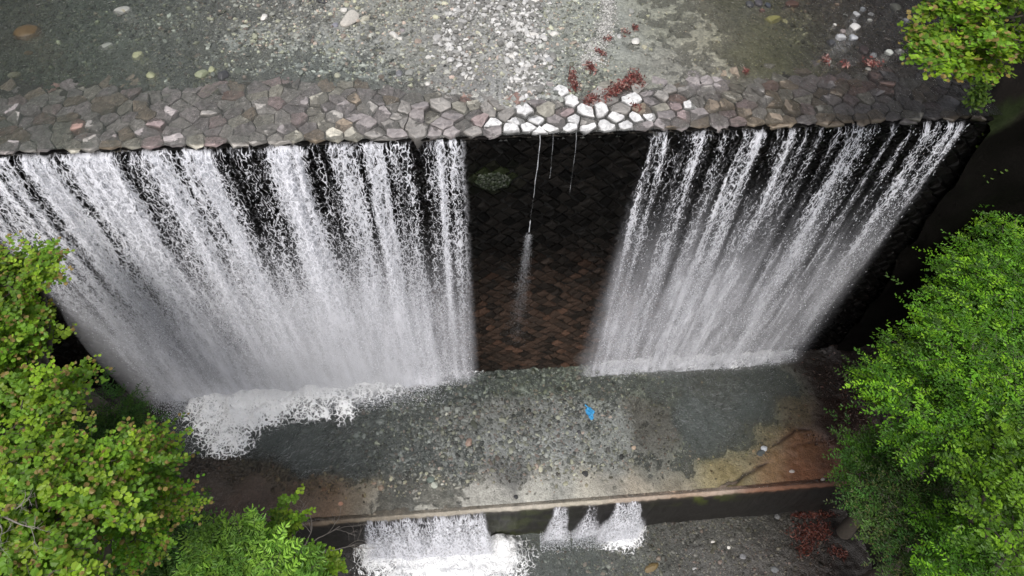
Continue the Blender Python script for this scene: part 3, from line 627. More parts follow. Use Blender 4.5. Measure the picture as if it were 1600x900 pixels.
# ---------------------------------------------------------------- single stones
def rock(px, py, w, h, colr, level, label, name='river_rock', ang=0., group=None, sink=.3, tallness=.55):
    Z = {'u': .02, 'p': ZP, 'l': ZL}[level]; p = at(px, py, Z); bed = {'u': lambda a, b: bed_up(a, b)[0], 'p': lambda a, b: bed_pool(a, b)[0], 'l': lambda a, b: bed_low(a, b)[0]}[level]
    zb = float(bed(np.array([p[0]]), np.array([p[1]]))[0]); dp = depth(p)
    fs = {'u': .74, 'p': .93, 'l': .97}[level]; a = w / 2 / F * dp; b = h / 2 / F * dp / fs
    rr = np.random.default_rng(int(px * 7 + py)); bk, Fc = rock_bank(3, 1, .0, int(px + py * 3)); V = bk[0].copy()
    V *= (1 + .10 * (fbm(V[:, 0] * 2 + px, V[:, 1] * 2 + V[:, 2] * 1.7, 5) - .5))[:, None]
    t = tallness * min(a, b); V = V * np.array([a, b, t]); ca, sa = math.cos(ang), math.sin(ang)
    V = np.column_stack([V[:, 0] * ca - V[:, 1] * sa, V[:, 0] * sa + V[:, 1] * ca, V[:, 2]])
    o = mesh_obj(name, V, Fc, M_STONE, col=np.tile(colr, (len(V), 1)), smooth=True); o.location = (p[0], p[1], zb + t * (1 - 2 * sink)); tag(o, label, 'rock', group); return o
WT, GY, DK, YL = (.6, .58, .54), (.26, .26, .24), (.05, .05, .052), (.26, .27, .16)
ROCKS = [
 (547, 32, 24, 34, (.5, .47, .42), 'u', 'largest pale oval boulder on the gravel at the top', -.45), (533, 42, 1, 1, None, '', '', 0),
 (413, 27, 13, 12, WT, 'u', 'small white oval stone left of the largest boulder', 0), (190, 14, 30, 16, (.3, .3, .27), 'u', 'pale flat rock under water at the upper left', .3),
 (165, 70, 28, 14, (.22, .23, .2), 'u', 'grey-green flat rock under water beside yellowish stone', .2),
 (214, 84, 19, 18, YL, 'u', 'round yellowish stone under water, upper left', 0), (236, 116, 17, 13, YL, 'u', 'yellow-green stone at the upper edge of the masonry, left', 0),
 (315, 115, 22, 15, (.23, .25, .16), 'u', 'mossy green stone left of two dark stones', 0), (330, 107, 13, 13, (.32, .33, .2), 'u', 'pale green stone touching the mossy green stone', 0),
 (348, 117, 19, 17, DK, 'u', 'dark round stone right of the mossy green stone', 0), (372, 110, 14, 13, (.09, .1, .08), 'u', 'smaller dark stone, right one of two dark stones', 0),
 (40, 47, 44, 30, (.085, .055, .02), 'u', 'orange-brown boulder under water in the left corner', .4), (42, 79, 14, 8, (.17, .10, .035), 'u', 'small orange stone below the orange-brown boulder', .2),
 (20, 113, 20, 10, (.25, .25, .16), 'u', 'pale flat stone near the left frame edge', .1),
 (616, 56, 14, 15, WT, 'u', 'white angular stone beside two smaller white stones', .5), (629, 49, 8, 7, (.3, .27, .27), 'u', 'small mauve stone beside the white angular stone', 0), (625, 61, 9, 7, WT, 'u', 'small white stone below the white angular stone', 0),
 (669, 90, 9, 10, WT, 'u', 'lone small white stone left of the pebble heaps', .5), (640, 116, 14, 12, GY, 'u', 'grey round stone above the masonry, right one of a pair', 0), (624, 115, 12, 11, (.17, .17, .18), 'u', 'grey round stone above the masonry, left one of a pair', 0),
 (600, 133, 8, 6, WT, 'u', 'white chip stone at the top of the masonry', 0), (668, 132, 9, 6, WT, 'u', 'white chip beside a dark wedge stone', 0), (527, 118, 10, 9, (.33, .33, .25), 'u', 'pale green pebble above the crest masonry', 0),
 (538, 17, 12, 9, WT, 'u', 'white stone just above the largest boulder', .3), (524, 40, 11, 8, (.2, .2, .23), 'u', 'bluish grey stone left of the largest boulder', 0), (503, 2, 18, 9, DK, 'u', 'dark stone cut by the top frame edge', -.1),
 (570, 30, 14, 16, (.42, .4, .32), 'u', 'cream stone right of the largest boulder', -.4),
 (993, 67, 14, 14, WT, 'u', 'white stone below the red leaves, upper middle', -.5), (968, 58, 9, 9, (.45, .45, .43), 'u', 'grey-white stone beside a red leaf tuft', 0), (986, 18, 8, 9, GY, 'u', 'grey stone near the top edge, right of the white streak', .4),
 (1007, 74, 9, 9, (.4, .38, .28), 'u', 'cream stone in shallow water right of the white stone', 0), (866, 55, 15, 9, WT, 'u', 'flat white stone right of the pebble heaps', 0), (873, 10, 10, 7, GY, 'u', 'dark-rimmed grey stone right of the pebble heaps near the top', 0),
 (858, 95, 13, 13, (.36, .36, .36), 'u', 'bluish white stone at the lower right of the pebble heaps', .5), (833, 57, 19, 9, WT, 'u', 'long white stone on the pebble heap', -.3), (835, 4, 16, 10, WT, 'u', 'white stone on the heap at the top edge', .3), (773, 35, 14, 9, WT, 'u', 'white stone between the pebble heaps', 0), (800, 91, 11, 10, WT, 'u', 'round white stone in the lower pebble heap', 0), (730, 122, 11, 10, WT, 'u', 'white stone at the foot of the left pebble heap', 0),
 (1227, 31, 10, 9, (.42, .4, .22), 'u', 'yellow stone under water, upper right', 0), (1210, 28, 32, 16, (.16, .15, .05), 'u', 'olive boulder under water beside the yellow stone', .2),
 (1172, 5, 13, 12, DK, 'u', 'leftmost of the dark stones at the top edge', 0), (1186, 3, 13, 13, (.06, .055, .06), 'u', 'middle one of the dark stones at the top edge', 0), (1200, 6, 12, 12, (.04, .045, .055), 'u', 'rightmost round dark stone at the top edge', 0), (1191, 14, 11, 8, (.12, .06, .045), 'u', 'reddish stone under the dark stones at the top', 0), (1238, 5, 22, 12, (.06, .03, .02), 'u', 'dark red flat rock at the top edge', 0),
 (1336, 42, 19, 16, (.5, .49, .47), 'u', 'largest white stone of the trio, upper right', .2), (1315, 56, 18, 13, (.38, .38, .39), 'u', 'left grey stone of the trio, upper right', 0), (1334, 57, 16, 10, (.36, .37, .39), 'u', 'lower right grey stone of the trio, upper right', 0),
 (1339, 20, 13, 10, (.3, .3, .3), 'u', 'grey stone above the trio in dark water', 0), (1322, 21, 9, 6, GY, 'u', 'small flat stone above the trio on its left', 0), (1349, 12, 11, 8, (.16, .17, .18), 'u', 'dim stone near the top edge, right', 0), (1362, 20, 11, 7, (.33, .33, .33), 'u', 'grey stone right of the stones above the trio', 0),
 (1334, 30, 11, 6, (.35, .35, .35), 'u', 'narrow grey stone right above the trio', 0), (1318, 47, 10, 8, (.2, .17, .16), 'u', 'brownish stone touching the trio', 0), (1305, 37, 6, 5, WT, 'u', 'tiny white stone left of the trio', 0), (1300, 65, 14, 12, DK, 'u', 'black stone left below the trio', 0), (1360, 30, 9, 6, GY, 'u', 'small stone in dark water right of the trio', 0),
 (1390, 80, 14, 10, (.36, .37, .34), 'u', 'greenish white stone beside a grey one, dark water', 0), (1407, 78, 16, 10, (.22, .22, .2), 'u', 'grey stone right of the greenish white stone', 0), (1367, 83, 14, 8, (.3, .31, .32), 'u', 'grey flat stone left of the greenish white stone', .2), (1417, 30, 14, 9, (.14, .14, .15), 'u', 'dim grey stone in the dark water near the leaves', -.4),
 (1294, 93, 12, 10, WT, 'u', 'white stone under the red leaves at the right', -.3), (1302, 100, 8, 5, GY, 'u', 'small grey stone below the white stone at the right', 0), (1358, 105, 9, 7, WT, 'u', 'small white stone with red leaves, far right', 0), (1351, 75, 18, 20, (.03, .02, .018), 'u', 'dark brown rock left of the greenish white stone', 0), (1400, 10, 18, 14, (.05, .05, .04), 'u', 'dark rock at the top edge near the right tree', 0),
 (1193, 702, 12, 9, (.5, .52, .56), 'p', 'bluish white stone on the brown slope right of the pool', .4), (1188, 709, 16, 9, (.07, .08, .08), 'p', 'dark wet stone under the bluish white stone', .4), (1235, 739, 9, 5, (.5, .45, .42), 'p', 'white chip on the orange-brown slope', 0), (1283, 751, 8, 5, (.3, .27, .25), 'p', 'grey chip near the right end of the sill', 0),
 (679, 758, 12, 10, (.4, .42, .36), 'p', 'round pale stone at the pool edge above the spillway', 0), (672, 750, 18, 12, (.14, .17, .15), 'p', 'greenish stone under water near the spillway', .3), (733, 692, 11, 14, (.28, .2, .16), 'p', 'pinkish stone among the pool gravel', -.5), (748, 703, 12, 11, (.06, .065, .06), 'p', 'black stone beside the pinkish stone', 0), (770, 699, 10, 9, (.2, .21, .18), 'p', 'greenish grey stone right of the pinkish stone', 0),
 (741, 664, 10, 16, (.06, .065, .05), 'p', 'long dark stone in the left part of the gravel', .4), (905, 676, 8, 7, (.06, .06, .065), 'p', 'black pebble below the blue bag', 0), (950, 704, 8, 10, (.09, .09, .085), 'p', 'dark stone at the edge of the dark gravel patch', 0), (914, 741, 11, 10, (.05, .05, .05), 'p', 'black stone low in the middle of the pool', 0), (845, 733, 7, 10, (.45, .44, .33), 'p', 'cream stone in the lower middle gravel', -.3), (806, 777, 8, 7, DK, 'p', 'black pebble lying on the sill', 0),
 (990, 700, 9, 6, (.42, .32, .24), 'p', 'orange-white chip in the dark gravel patch', 0), (698, 648, 9, 6, (.45, .45, .38), 'p', 'pale stone near the foam edge', 0), (533, 788, 8, 6, (.55, .3, .2), 'p', 'small orange chip at the left end of the pale sill', 0),
 (1018, 886, 26, 13, (.16, .115, .05), 'l', 'tan rock in the lower stream', .5), (1113, 847, 7, 5, WT, 'l', 'white pebble in the lower stream, upper one', 0), (1138, 856, 6, 5, WT, 'l', 'white pebble in the lower stream, right one', 0), (1085, 889, 8, 6, (.4, .4, .4), 'l', 'grey-white stone low in the stream', 0), (1160, 870, 11, 9, (.22, .22, .23), 'l', 'grey stone in the lower stream gravel', 0), (1210, 890, 14, 10, (.14, .145, .15), 'l', 'dim grey stone at the lower right', 0), (1214, 808, 10, 10, (.12, .12, .12), 'l', 'grey stone in the shadow under the sill', .3)]
for R_ in ROCKS:
    if R_[4] is None: continue
    under_w = 'under water' in R_[6]
    rock(*R_[:6], R_[6], ang=R_[7], group={'u': 'single stones above the dam', 'p': 'single stones in the plunge pool', 'l': 'single stones in the lower stream'}[R_[5]], sink=.62 if under_w else .35, tallness=.6)
for (a, b) in SPOTW:
    rock(a, b, 13, 11, (.72, .71, .69), 'u', {1186: 'dry white stone on the crest, left one of two close together', 1209: 'dry white stone on the crest, right one of two close together', 1283: 'white stone on the brown crest masonry, upper row', 1397: 'white stone on the dark crest masonry near the right tree', 1437: 'grey-white stone, farthest right on the crest masonry', 1322: 'white wedge stone close to the crest edge, right',
         714: 'white stone on the masonry left of the white group', 1055: 'grey-white stone above the crest masonry, right of the white group', 700: 'small white stone left of the white group at the edge'}[a], ang=.4, group='single stones above the dam', sink=-.3)
# ---------------------------------------------------------------- red leaf litter
def litter(segs, n, Z, bed, label, r, size=(.02, .05), cols=((.19, .05, .042), (.13, .04, .034), (.34, .2, .17), (.07, .025, .02))):
    q = []
    tot = sum(math.hypot(s[2] - s[0], s[3] - s[1]) * s[4] + s[4] ** 2 for s in segs)
    for x0, y0, x1, y1, w in segs:
        m_ = int(n * (math.hypot(x1 - x0, y1 - y0) * w + w * w) / tot); t = r.random(m_); q.append(np.column_stack([x0 + (x1 - x0) * t + r.normal(0, w / 2, m_), y0 + (y1 - y0) * t + r.normal(0, w / 2.6, m_)]))
    q = np.concatenate(q); P = np.array([at(x, y, Z) for x, y in q]); m_ = len(P); P[:, 2] = np.maximum(bed(P[:, 0], P[:, 1])[0], Z - .02) + r.uniform(.015, .06, m_)
    L = r.uniform(*size, m_); a = r.uniform(0, 6.283, m_); tl = r.normal(0, .5, m_); d = np.column_stack([np.cos(a) * np.cos(tl), np.sin(a) * np.cos(tl), np.sin(tl)]); s = np.column_stack([-np.sin(a), np.cos(a), r.normal(0, .5, m_)])
    w = L * .28; V = np.stack([P - d * L[:, None], P + s * w[:, None] + [0, 0, .004], P + d * L[:, None], P - s * w[:, None]], 1).reshape(-1, 3); Q = np.arange(m_ * 4).reshape(-1, 4)
    C = np.array(cols)[r.integers(0, len(cols), m_)] * r.uniform(.7, 1.4, m_)[:, None]
    o = mesh_obj('leaf_litter', V, Q, M_LITTER, col=np.repeat(C, 4, 0)); tag(o, label, 'fallen leaves', kind='stuff')
bu = lambda a, b: bed_up(a, b)
litter([(893, 112, 897, 138, 7), (895, 138, 902, 142, 6), (918, 100, 926, 112, 9), (917, 166, 928, 148, 9), (938, 160, 950, 148, 9), (950, 148, 968, 136, 11), (966, 138, 985, 128, 12), (985, 128, 992, 114, 10), (994, 122, 1005, 136, 8), (988, 160, 995, 172, 8), (975, 50, 977, 54, 7), (990, 42, 994, 46, 6), (945, 63, 955, 60, 5), (930, 80, 945, 88, 5), (1160, 108, 1168, 114, 4)], 1700, .03, bu, 'dark red leaf litter caught on the river bed above the white stones', r)
litter([(1286, 88, 1293, 97, 6), (1352, 98, 1372, 100, 8), (1318, 96, 1322, 106, 5)], 260, .02, bu, 'red leaves caught on stones in the dark water at the right', r)
litter([(1238, 805, 1300, 805, 8), (1250, 835, 1290, 830, 22), (1255, 862, 1265, 850, 14), (1300, 860, 1320, 868, 10), (1305, 782, 1325, 780, 8)], 1500, ZL + .06, lambda a, b: bed_low(a, b), 'red-brown leaf litter on the bank of the lower stream', r, (.03, .06), ((.10, .025, .018), (.06, .018, .014), (.14, .05, .035), (.03, .012, .01)))
litter([(1290, 560, 1330, 640, 40), (1330, 600, 1340, 740, 40), (1262, 685, 1310, 690, 18)], 1300, ZP + .12, lambda a, b: bed_pool(a, b), 'dull brown leaf litter on the earth right of the pool', r, (.02, .05), ((.05, .025, .02), (.08, .035, .025), (.02, .012, .01), (.14, .1, .09)))

# ---------------------------------------------------------------- blue plastic bag
p = at(922, 648, ZP); B, Fc = ICO[3]; V = B * np.array([.095, .165, .06])
V[:, 0] *= 1 + .5 * (V[:, 1] / .19) * (V[:, 1] > 0) * .5 - .35 * (V[:, 1] < -.02)
V += (np.stack([fbm(B[:, 0] * 4 + 3, B[:, 1] * 4, 1), fbm(B[:, 0] * 4, B[:, 1] * 4 + B[:, 2] * 3, 2), fbm(B[:, 1] * 5, B[:, 0] * 4, 3)], 1) - .5) * np.array([.11, .11, .12])
bag = mesh_obj('plastic_bag', V, Fc, m_plain('blue plastic film', (.06, .33, .62), .3), smooth=False); bag.location = (p[0], p[1], ZP + .06); bag.rotation_euler = (0, 0, .15); tag(bag, 'crumpled bright blue plastic bag lying on the pool gravel', 'bag')
kn, Qk = tube([(0, .15, .0), (-.03, .2, .03), (-.06, .25, .02), (-.05, .29, .0)], [.03, .012, .022, .01], 7)
k_ = mesh_obj('handle_knot', kn, [Qk[Qk[:, 2] != Qk[:, 3]]], bag.data.materials[0], parent=bag)

# ---------------------------------------------------------------- waterfalls
def strand_profile(x, seed, lo, hi, gaps, strong):
    d = lo + (hi - lo) * sstep(.25, .75, .6 * vnoise(x * 3.1, x * 0 + .5, seed) + .4 * vnoise(x * 8.3, x * 0 + 1.5, seed + 1))
    for c_, w_, a_ in gaps: d = d * (1 - a_ * np.exp(-((x - c_) / w_) ** 2))
    for c_, w_, a_ in strong: d = d + a_ * np.exp(-((x - c_) / w_) ** 2)
    return d
def crest_x(px): return float(at(px, np.interp(px, [0, 400, 1000, 1520], [240, 224, 205, 184]), 0)[0])
def fall_sheet(name, root, x0, x1, zt, zb, yoff, out, mat, dfun, seed, wob=.10, du=.035, dv=.1):
    us = np.arange(x0, x1, du); vs = np.concatenate([[0, .02, .05, .1, .17], np.arange(.25, zt - zb + .001, dv)]); U, Vd, Q = grid(us, vs)
    y = yoff + .02 - .12 * (1 - np.exp(-Vd / .08)) - out * Vd ** .75 + wob * (fbm(U * 2.2, Vd * .6, seed) - .5) * np.minimum(1, Vd) + .05 * (fbm(U * 9, Vd * 2, seed + 2) - .5) * np.minimum(1, Vd * 2)
    zz = zt - .03 - Vd; dens, fade = dfun(U, Vd); fade = fade * sstep(-.02, .03 + .12 * vnoise(U * 9, U * 0, seed), Vd) * sstep(zt - zb, zt - zb - .06 - .3 * vnoise(U * 4, U * 0, seed + 4), Vd)
    o = mesh_obj(name, np.stack([U, y, zz], 1), Q, mat, smooth=True, attrs={'dens': dens, 'fade': fade}, uv=np.stack([U, Vd], 1)); under(o, root); return o
def drops(name, root, n, x0, x1, zt, zb, yoff, out, dfun, r, size=(.004, .010), thr=.25, spread=.12):
    U = r.uniform(x0, x1, n); Vd = (zt - zb) * r.random(n); d, f = dfun(U, Vd); k = r.random(n) < np.clip((d - thr) * 1.3, .02, 1) * f ** 2; U, Vd = U[k], Vd[k]; n = len(U)
    P = np.stack([U, yoff - .06 - out * Vd ** .75 - np.abs(r.normal(0, spread, n)) * np.minimum(1, .2 + Vd * .15), zt - Vd], 1); w = r.uniform(*size, n); h = w * r.uniform(1.2, 4., n)
    o6 = np.array([(1, 0, 0), (0, 1, 0), (-1, 0, 0), (0, -1, 0), (0, 0, 1), (0, 0, -1)], float); Fo = np.array([(0, 1, 4), (1, 2, 4), (2, 3, 4), (3, 0, 4), (1, 0, 5), (2, 1, 5), (3, 2, 5), (0, 3, 5)])
    V = o6[None] * np.stack([w, w, h], 1)[:, None, :]; V[:, 4, 0] += r.normal(0, 1, n) * w; V = V + P[:, None]
    FF = (Fo[None] + (np.arange(n) * 6)[:, None, None]).reshape(-1, 3); o = mesh_obj(name, V.reshape(-1, 3), FF, M_DROP); under(o, root); o['kind'] = 'stuff'; return o

fallL = empty('waterfall', (-3.7, -.3, ZP)); tag(fallL, 'broad dense white waterfall on the left, pouring from the masonry crest', 'waterfall')
fallR = empty('waterfall', (5.6, -.3, ZP)); tag(fallR, 'thinner streaky grey-white waterfall on the right side of the dam face', 'waterfall')
gapsL = [(crest_x(p_), w_, a_) for p_, w_, a_ in [(20, .10, .7), (92, .12, .6), (195, .10, .45), (272, .08, .6), (360, .2, .75), (395, .2, .75), (482, .09, .6), (500, .08, .6), (560, .07, .5), (600, .05, .5), (650, .22, .85), (700, .06, .6), (720, .05, .5)]]
strL = [(crest_x(p_), w_, a_) for p_, w_, a_ in [(440, .09, .5), (462, .06, .4), (573, .07, .4), (593, .04, .4), (612, .05, .2), (633, .09, .35), (685, .035, .55), (703, .03, .4), (722, .03, .5), (240, .15, .2), (150, .2, .2), (310, .15, .25)]]
gapsR = [(crest_x(p_), w_, a_) for p_, w_, a_ in [(1120, .10, .8), (1155, .05, .4), (1205, .06, .6), (1300, .12, .85), (1322, .08, .6), (1385, .12, .8), (1410, .07, .6), (1440, .05, .4)]]
strR = [(crest_x(p_), w_, a_) for p_, w_, a_ in [(1020, .04, .3), (1042, .03, .3), (1100, .03, .35), (1135, .1, .15), (1165, .03, .35), (1190, .04, .3), (1240, .05, .35), (1260, .1, .1), (1345, .12, .3), (1396, .03, .35), (1425, .03, .3), (1465, .1, .25), (1500, .05, .3)]]
XL0, XL1 = -9.2, .16
XR0, XR1 = crest_x(1010), crest_x(1512)
def dL(seed):
    def f(U, V):
        w = .06 * (fbm(V * .8, U * .5, seed + 6) - .5) * V ** .5; u = U + w
        s = strand_profile(u, seed, .42, .95, gapsL, strL); s2 = strand_profile(u * .98, seed + 50, .5, .7, [], [])
        left = sstep(-1.4, -4.2, U)                               # heavy flow on the left part
        s = s * (.80 + .30 * left)
        k = sstep(.5, 5.5, V); s = s * (1 - k * .55) + s2 * k * .6
        core = np.exp(-((U + 2.9) / 1.7) ** 2) * sstep(2, 5.2, V); s = s + .34 * core
        s = s + .16 * sstep(4, 7.5, V) * sstep(.1, -1., U) - .22 * sstep(-.9, .1, U) * k
        bot = sstep(7.3, 8.3, V); s = s + .4 * bot * sstep(-.2, -1.5, U)
        xl = -8.2 + .42 * sstep(1, 8, V); wd = .08 + .06 * V
        fade = sstep(xl - wd * .75, xl + wd * .8, U) * sstep(.22 + .02 * V, .0, U)
        return np.clip(s, 0, 1.1), fade
    return f
def dR(seed):
    def f(U, V):
        w = .06 * (fbm(V * .8, U * .5, seed + 6) - .5) * V ** .5; u = U + w
        s = strand_profile(u, seed, .16, .62, gapsR, strR); s2 = strand_profile(u * .98, seed + 50, .28, .58, [], [])
        k = sstep(1., 6., V); s = s * (1 - k * .5) + s2 * k * .52 + .05 * k
        bot = sstep(7.9, 8.4, V); s = s + .35 * bot
        xr = XR1 - .05 - .025 * V; wd = .06 + .11 * V; xl = XR0 - .04; wl = .03 + .045 * V
        fade = sstep(xr + wd * .5, xr - wd * .8, U) * sstep(xl - wl, xl + wl * 1.2, U)
        return np.clip(s, 0, 1.1), fade
    return f
for k, (yo, out, sd) in enumerate([(-.02, .012, 3), (-.07, .02, 19), (-.14, .03, 37)]):
    m = m_fall('falling water %s' % 'abc'[k], sd, 1.05 - .2 * k, 1.6 - .5 * k, 6., 1., .85)
    mR = m_fall('thin falling water %s' % 'abc'[k], sd + 5, .75 - .15 * k, 1. - .3 * k, 5., 1.15, 1.15)
    def thin(fn, amt):
        return lambda U, V: (lambda d: (np.clip(d[0] - amt * sstep(7, 1, V), 0, 1.1), d[1]))(fn(U, V))
    fall_sheet('water_curtain', fallL, XL0, XL1 + .3, .0, ZP - .02, yo, out, m, thin(dL(sd), .20 * k), sd + 5)
    fall_sheet('water_curtain', fallR, XR0 - .5, XR1 + .9, .0, ZP - .02, yo, out, mR, thin(dR(sd + 100), .16 * k), sd + 9)
r = np.random.default_rng(31)
drops('spray_drops', fallL, 60000, XL0, XL1, 0, ZP, -.1, .02, dL(3), r)
drops('spray_drops', fallR, 42000, XR0 - .2, XR1 + .4, 0, ZP, -.1, .02, dR(103), r, thr=.3)

def splash(root, n, x0, x1, Z, y0, reach, hgt, dens, r, size=(.004, .011)):
    U = r.uniform(x0, x1, n); t = r.random(n); k = r.random(n) < dens(U); U, t = U[k], t[k]; n = len(U)
    P = np.stack([U, y0 - reach * t * (.4 + .6 * r.random(n)), Z + np.abs(r.normal(0, hgt, n)) * (1.05 - t) + .02], 1); w = r.uniform(*size, n)
    o6 = np.array([(1, 0, 0), (0, 1, 0), (-1, 0, 0), (0, -1, 0), (0, 0, 1), (0, 0, -1)], float); Fo = np.array([(0, 1, 4), (1, 2, 4), (2, 3, 4), (3, 0, 4), (1, 0, 5), (2, 1, 5), (3, 2, 5), (0, 3, 5)])
    V = (o6[None] * np.stack([w, w, w * r.uniform(.8, 2, n)], 1)[:, None] + P[:, None]).reshape(-1, 3); FF = (Fo[None] + (np.arange(n) * 6)[:, None, None]).reshape(-1, 3)
    o = mesh_obj('splash_drops', V, FF, M_DROP); under(o, root); o['kind'] = 'stuff'
splash(fallL, 52000, -8., -.3, ZP, .0, 1.0, .32, lambda U: np.interp(U, [-8, -7.2, -5.5, -3, -1.5, -.4], [.3, .9, 1, .9, .4, .05]), r)
splash(fallR, 14000, 3.6, 9.1, ZP, -.05, .35, .16, lambda U: .25 + .7 * vnoise(U * 2, U * 0, 3), r)
# the thin trickles in the dry middle
def trickle(px, label, v1, dens, w0, seed, vspray=None):
    x = crest_x(px); root = empty('water_trickle', (x, -.1, ZP)); tag(root, label, 'waterfall', 'thin trickles down the dry middle of the face')
    vs = np.arange(0, v1, .05); jx = .02 * (fbm(vs * 3, vs * 0, seed) - .5) - .035 * vs * (1 if seed < 30 else 0); rad = w0 * (.45 + 1.1 * vnoise(vs * 9, vs * 0, seed + 3)) * (vnoise(vs * 4, vs * 0 + 3, seed + 4) > (.3 if dens > .5 else .5))
    V, Q = tube(np.column_stack([x + jx, .02 - .14 * (1 - np.exp(-vs / .08)) - .02 * vs, .0 - vs]), np.maximum(rad, .0006), 6)
    o = mesh_obj('thread', V, [Q[Q[:, 2] != Q[:, 3]]], M_DROP, smooth=True); under(o, root)
    if vspray:
        r2 = np.random.default_rng(seed); n = 5200; t = r2.random(n) ** 1.2; Vd = v1 + (vspray - v1) * t; W = .03 + .11 * t
        P = np.stack([x - .035 * Vd + r2.normal(0, 1, n) * W, -.15 + r2.normal(0, 1, n) * W - .02 * Vd, -Vd], 1); w = r2.uniform(.0009, .0034, n) * (1 - .5 * t)
        o6 = np.array([(1, 0, 0), (0, 1, 0), (-1, 0, 0), (0, -1, 0), (0, 0, 1), (0, 0, -1)], float); Fo = np.array([(0, 1, 4), (1, 2, 4), (2, 3, 4), (3, 0, 4), (1, 0, 5), (2, 1, 5), (3, 2, 5), (0, 3, 5)])
        V = (o6[None] * np.stack([w, w, w * 4], 1)[:, None] + P[:, None]).reshape(-1, 3); FF = (Fo[None] + (np.arange(n) * 6)[:, None, None]).reshape(-1, 3)
        o = mesh_obj('spray_drops', V, FF, M_DROP); under(o, root); o['kind'] = 'stuff'
trickle(844, 'longest thin water thread in the dry middle, breaking into spray', 2.45, .9, .0075, 11, 6.4)
trickle(864, 'short faint trickle just right of the longest thread', 1.0, .4, .002, 41)
trickle(901, 'faint trickle farthest right in the dry middle', 1.4, .4, .002, 43)

# spillways over the sill
def spill(px0, px1, label, dens, seed, reach=.25, n=3000, gr_=.1):
    x0 = at(px0, 790, ZP)[0]; x1 = at(px1, 790, ZP)[0]; root = empty('small_waterfall', ((x0 + x1) / 2, -3.9, ZL)); tag(root, label, 'waterfall', 'spills over the sill')
    def fn(U, V):
        e = .04 + .05 * V; wd = (x1 - x0); s = dens * (.50 + .38 * vnoise(U * 7, V * .4, seed)) + .22 * V; g = gr_ * V * (.5 + vnoise(U * 5, V * 2, seed + 9))
        return np.clip(s, 0, 1.1), sstep(x0 - g - e, x0 - g + e, U) * sstep(x1 + g + e, x1 + g - e, U)
    for k in range(2):
        fall_sheet('water_curtain', root, x0 - .5, x1 + .5, ZP + .0, ZL - .02, -3.74 - .04 * k, reach + .04 * k, FM[k], fn, seed + k, wob=.08, du=.03, dv=.06)
    drops('spray_drops', root, n, x0 - .2, x1 + .2, ZP, ZL, -3.8, reach, fn, r, spread=.2)
    splash(root, n, x0 - .25, x1 + .25, ZL, -3.85, .5 + .5 * (x1 - x0 > 1), .2, lambda U: .9 + 0 * U, r)
FM = [m_fall('spilling water a', 61, .9, .8, 3.2, 1.2, .9), m_fall('spilling water b', 83, .9, .8, 3., 1.2, .9)]
spill(572, 756, 'widest white spill over the sill, at its left', .8, 61, .2, 9000)
spill(866, 886, 'leftmost of the three narrow spills over the sill', .62, 63, .05, 1800, .06)
spill(921, 933, 'middle and thinnest of the three narrow spills', .58, 65, .03, 1500, .10)
spill(965, 1002, 'rightmost and strongest of the three narrow spills', .8, 67, .12, 4500, .16)

# ---------------------------------------------------------------- mist: soft bodies of airborne spray
def m_mist(name, dens):
    m = N(name); v = m.n('VolumePrincipled', {'Color': (.985, .988, 1, 1), 'Density': dens, 'Anisotropy': .0}); m.t.links.new(v.outputs[0], m.out.inputs['Volume']); m.m.cycles.homogeneous_volume = True; return m.m
def mist(name, label, puffs, mat, seed):
    A = Acc(); B, Fc = ICO[3]
    for k, (x, y, z, rx, ry, rz) in enumerate(puffs):
        f = 1 + .55 * (fbm(B[:, 0] * 1.6 + k * 5, B[:, 2] * 1.6 + B[:, 1] * 1.1, seed + k) - .5); A.add(B * f[:, None] * np.array([rx, ry, rz]) + np.array([x, y, z]), Fc)
    o = A.build(name, mat, smooth=True); tag(o, label, 'mist', kind='stuff')
mist('mist', 'white spray mist at the foot of the left waterfall', [(-3.2, -.4, ZP + 1.35, 2.1, .5, 1.4)], m_mist('mist dense', .28), 3)
mist('mist', 'thinner mist drifting up before the left waterfall', [(-5.0, -.3, ZP + 1.2, 2.7, .45, 1.2)], m_mist('mist mid', .25), 4)
mist('mist', 'soft mist along the left edge of the left waterfall', [(-7.75, -.2, ZP + 2.0, .6, .5, 2.9)], m_mist('mist edge', .35), 7)
mist('mist', 'mist wrapping the lower middle of the left waterfall', [(-2.8, -.3, ZP + 1.9, 2.0, .6, 3.0)], m_mist('mist high', .2), 9)
mist('mist', 'faint mist at the foot of the right waterfall', [(6.2, -.2, ZP + .6, 3.2, .5, 1.5)], m_mist('mist thin', .16), 12)
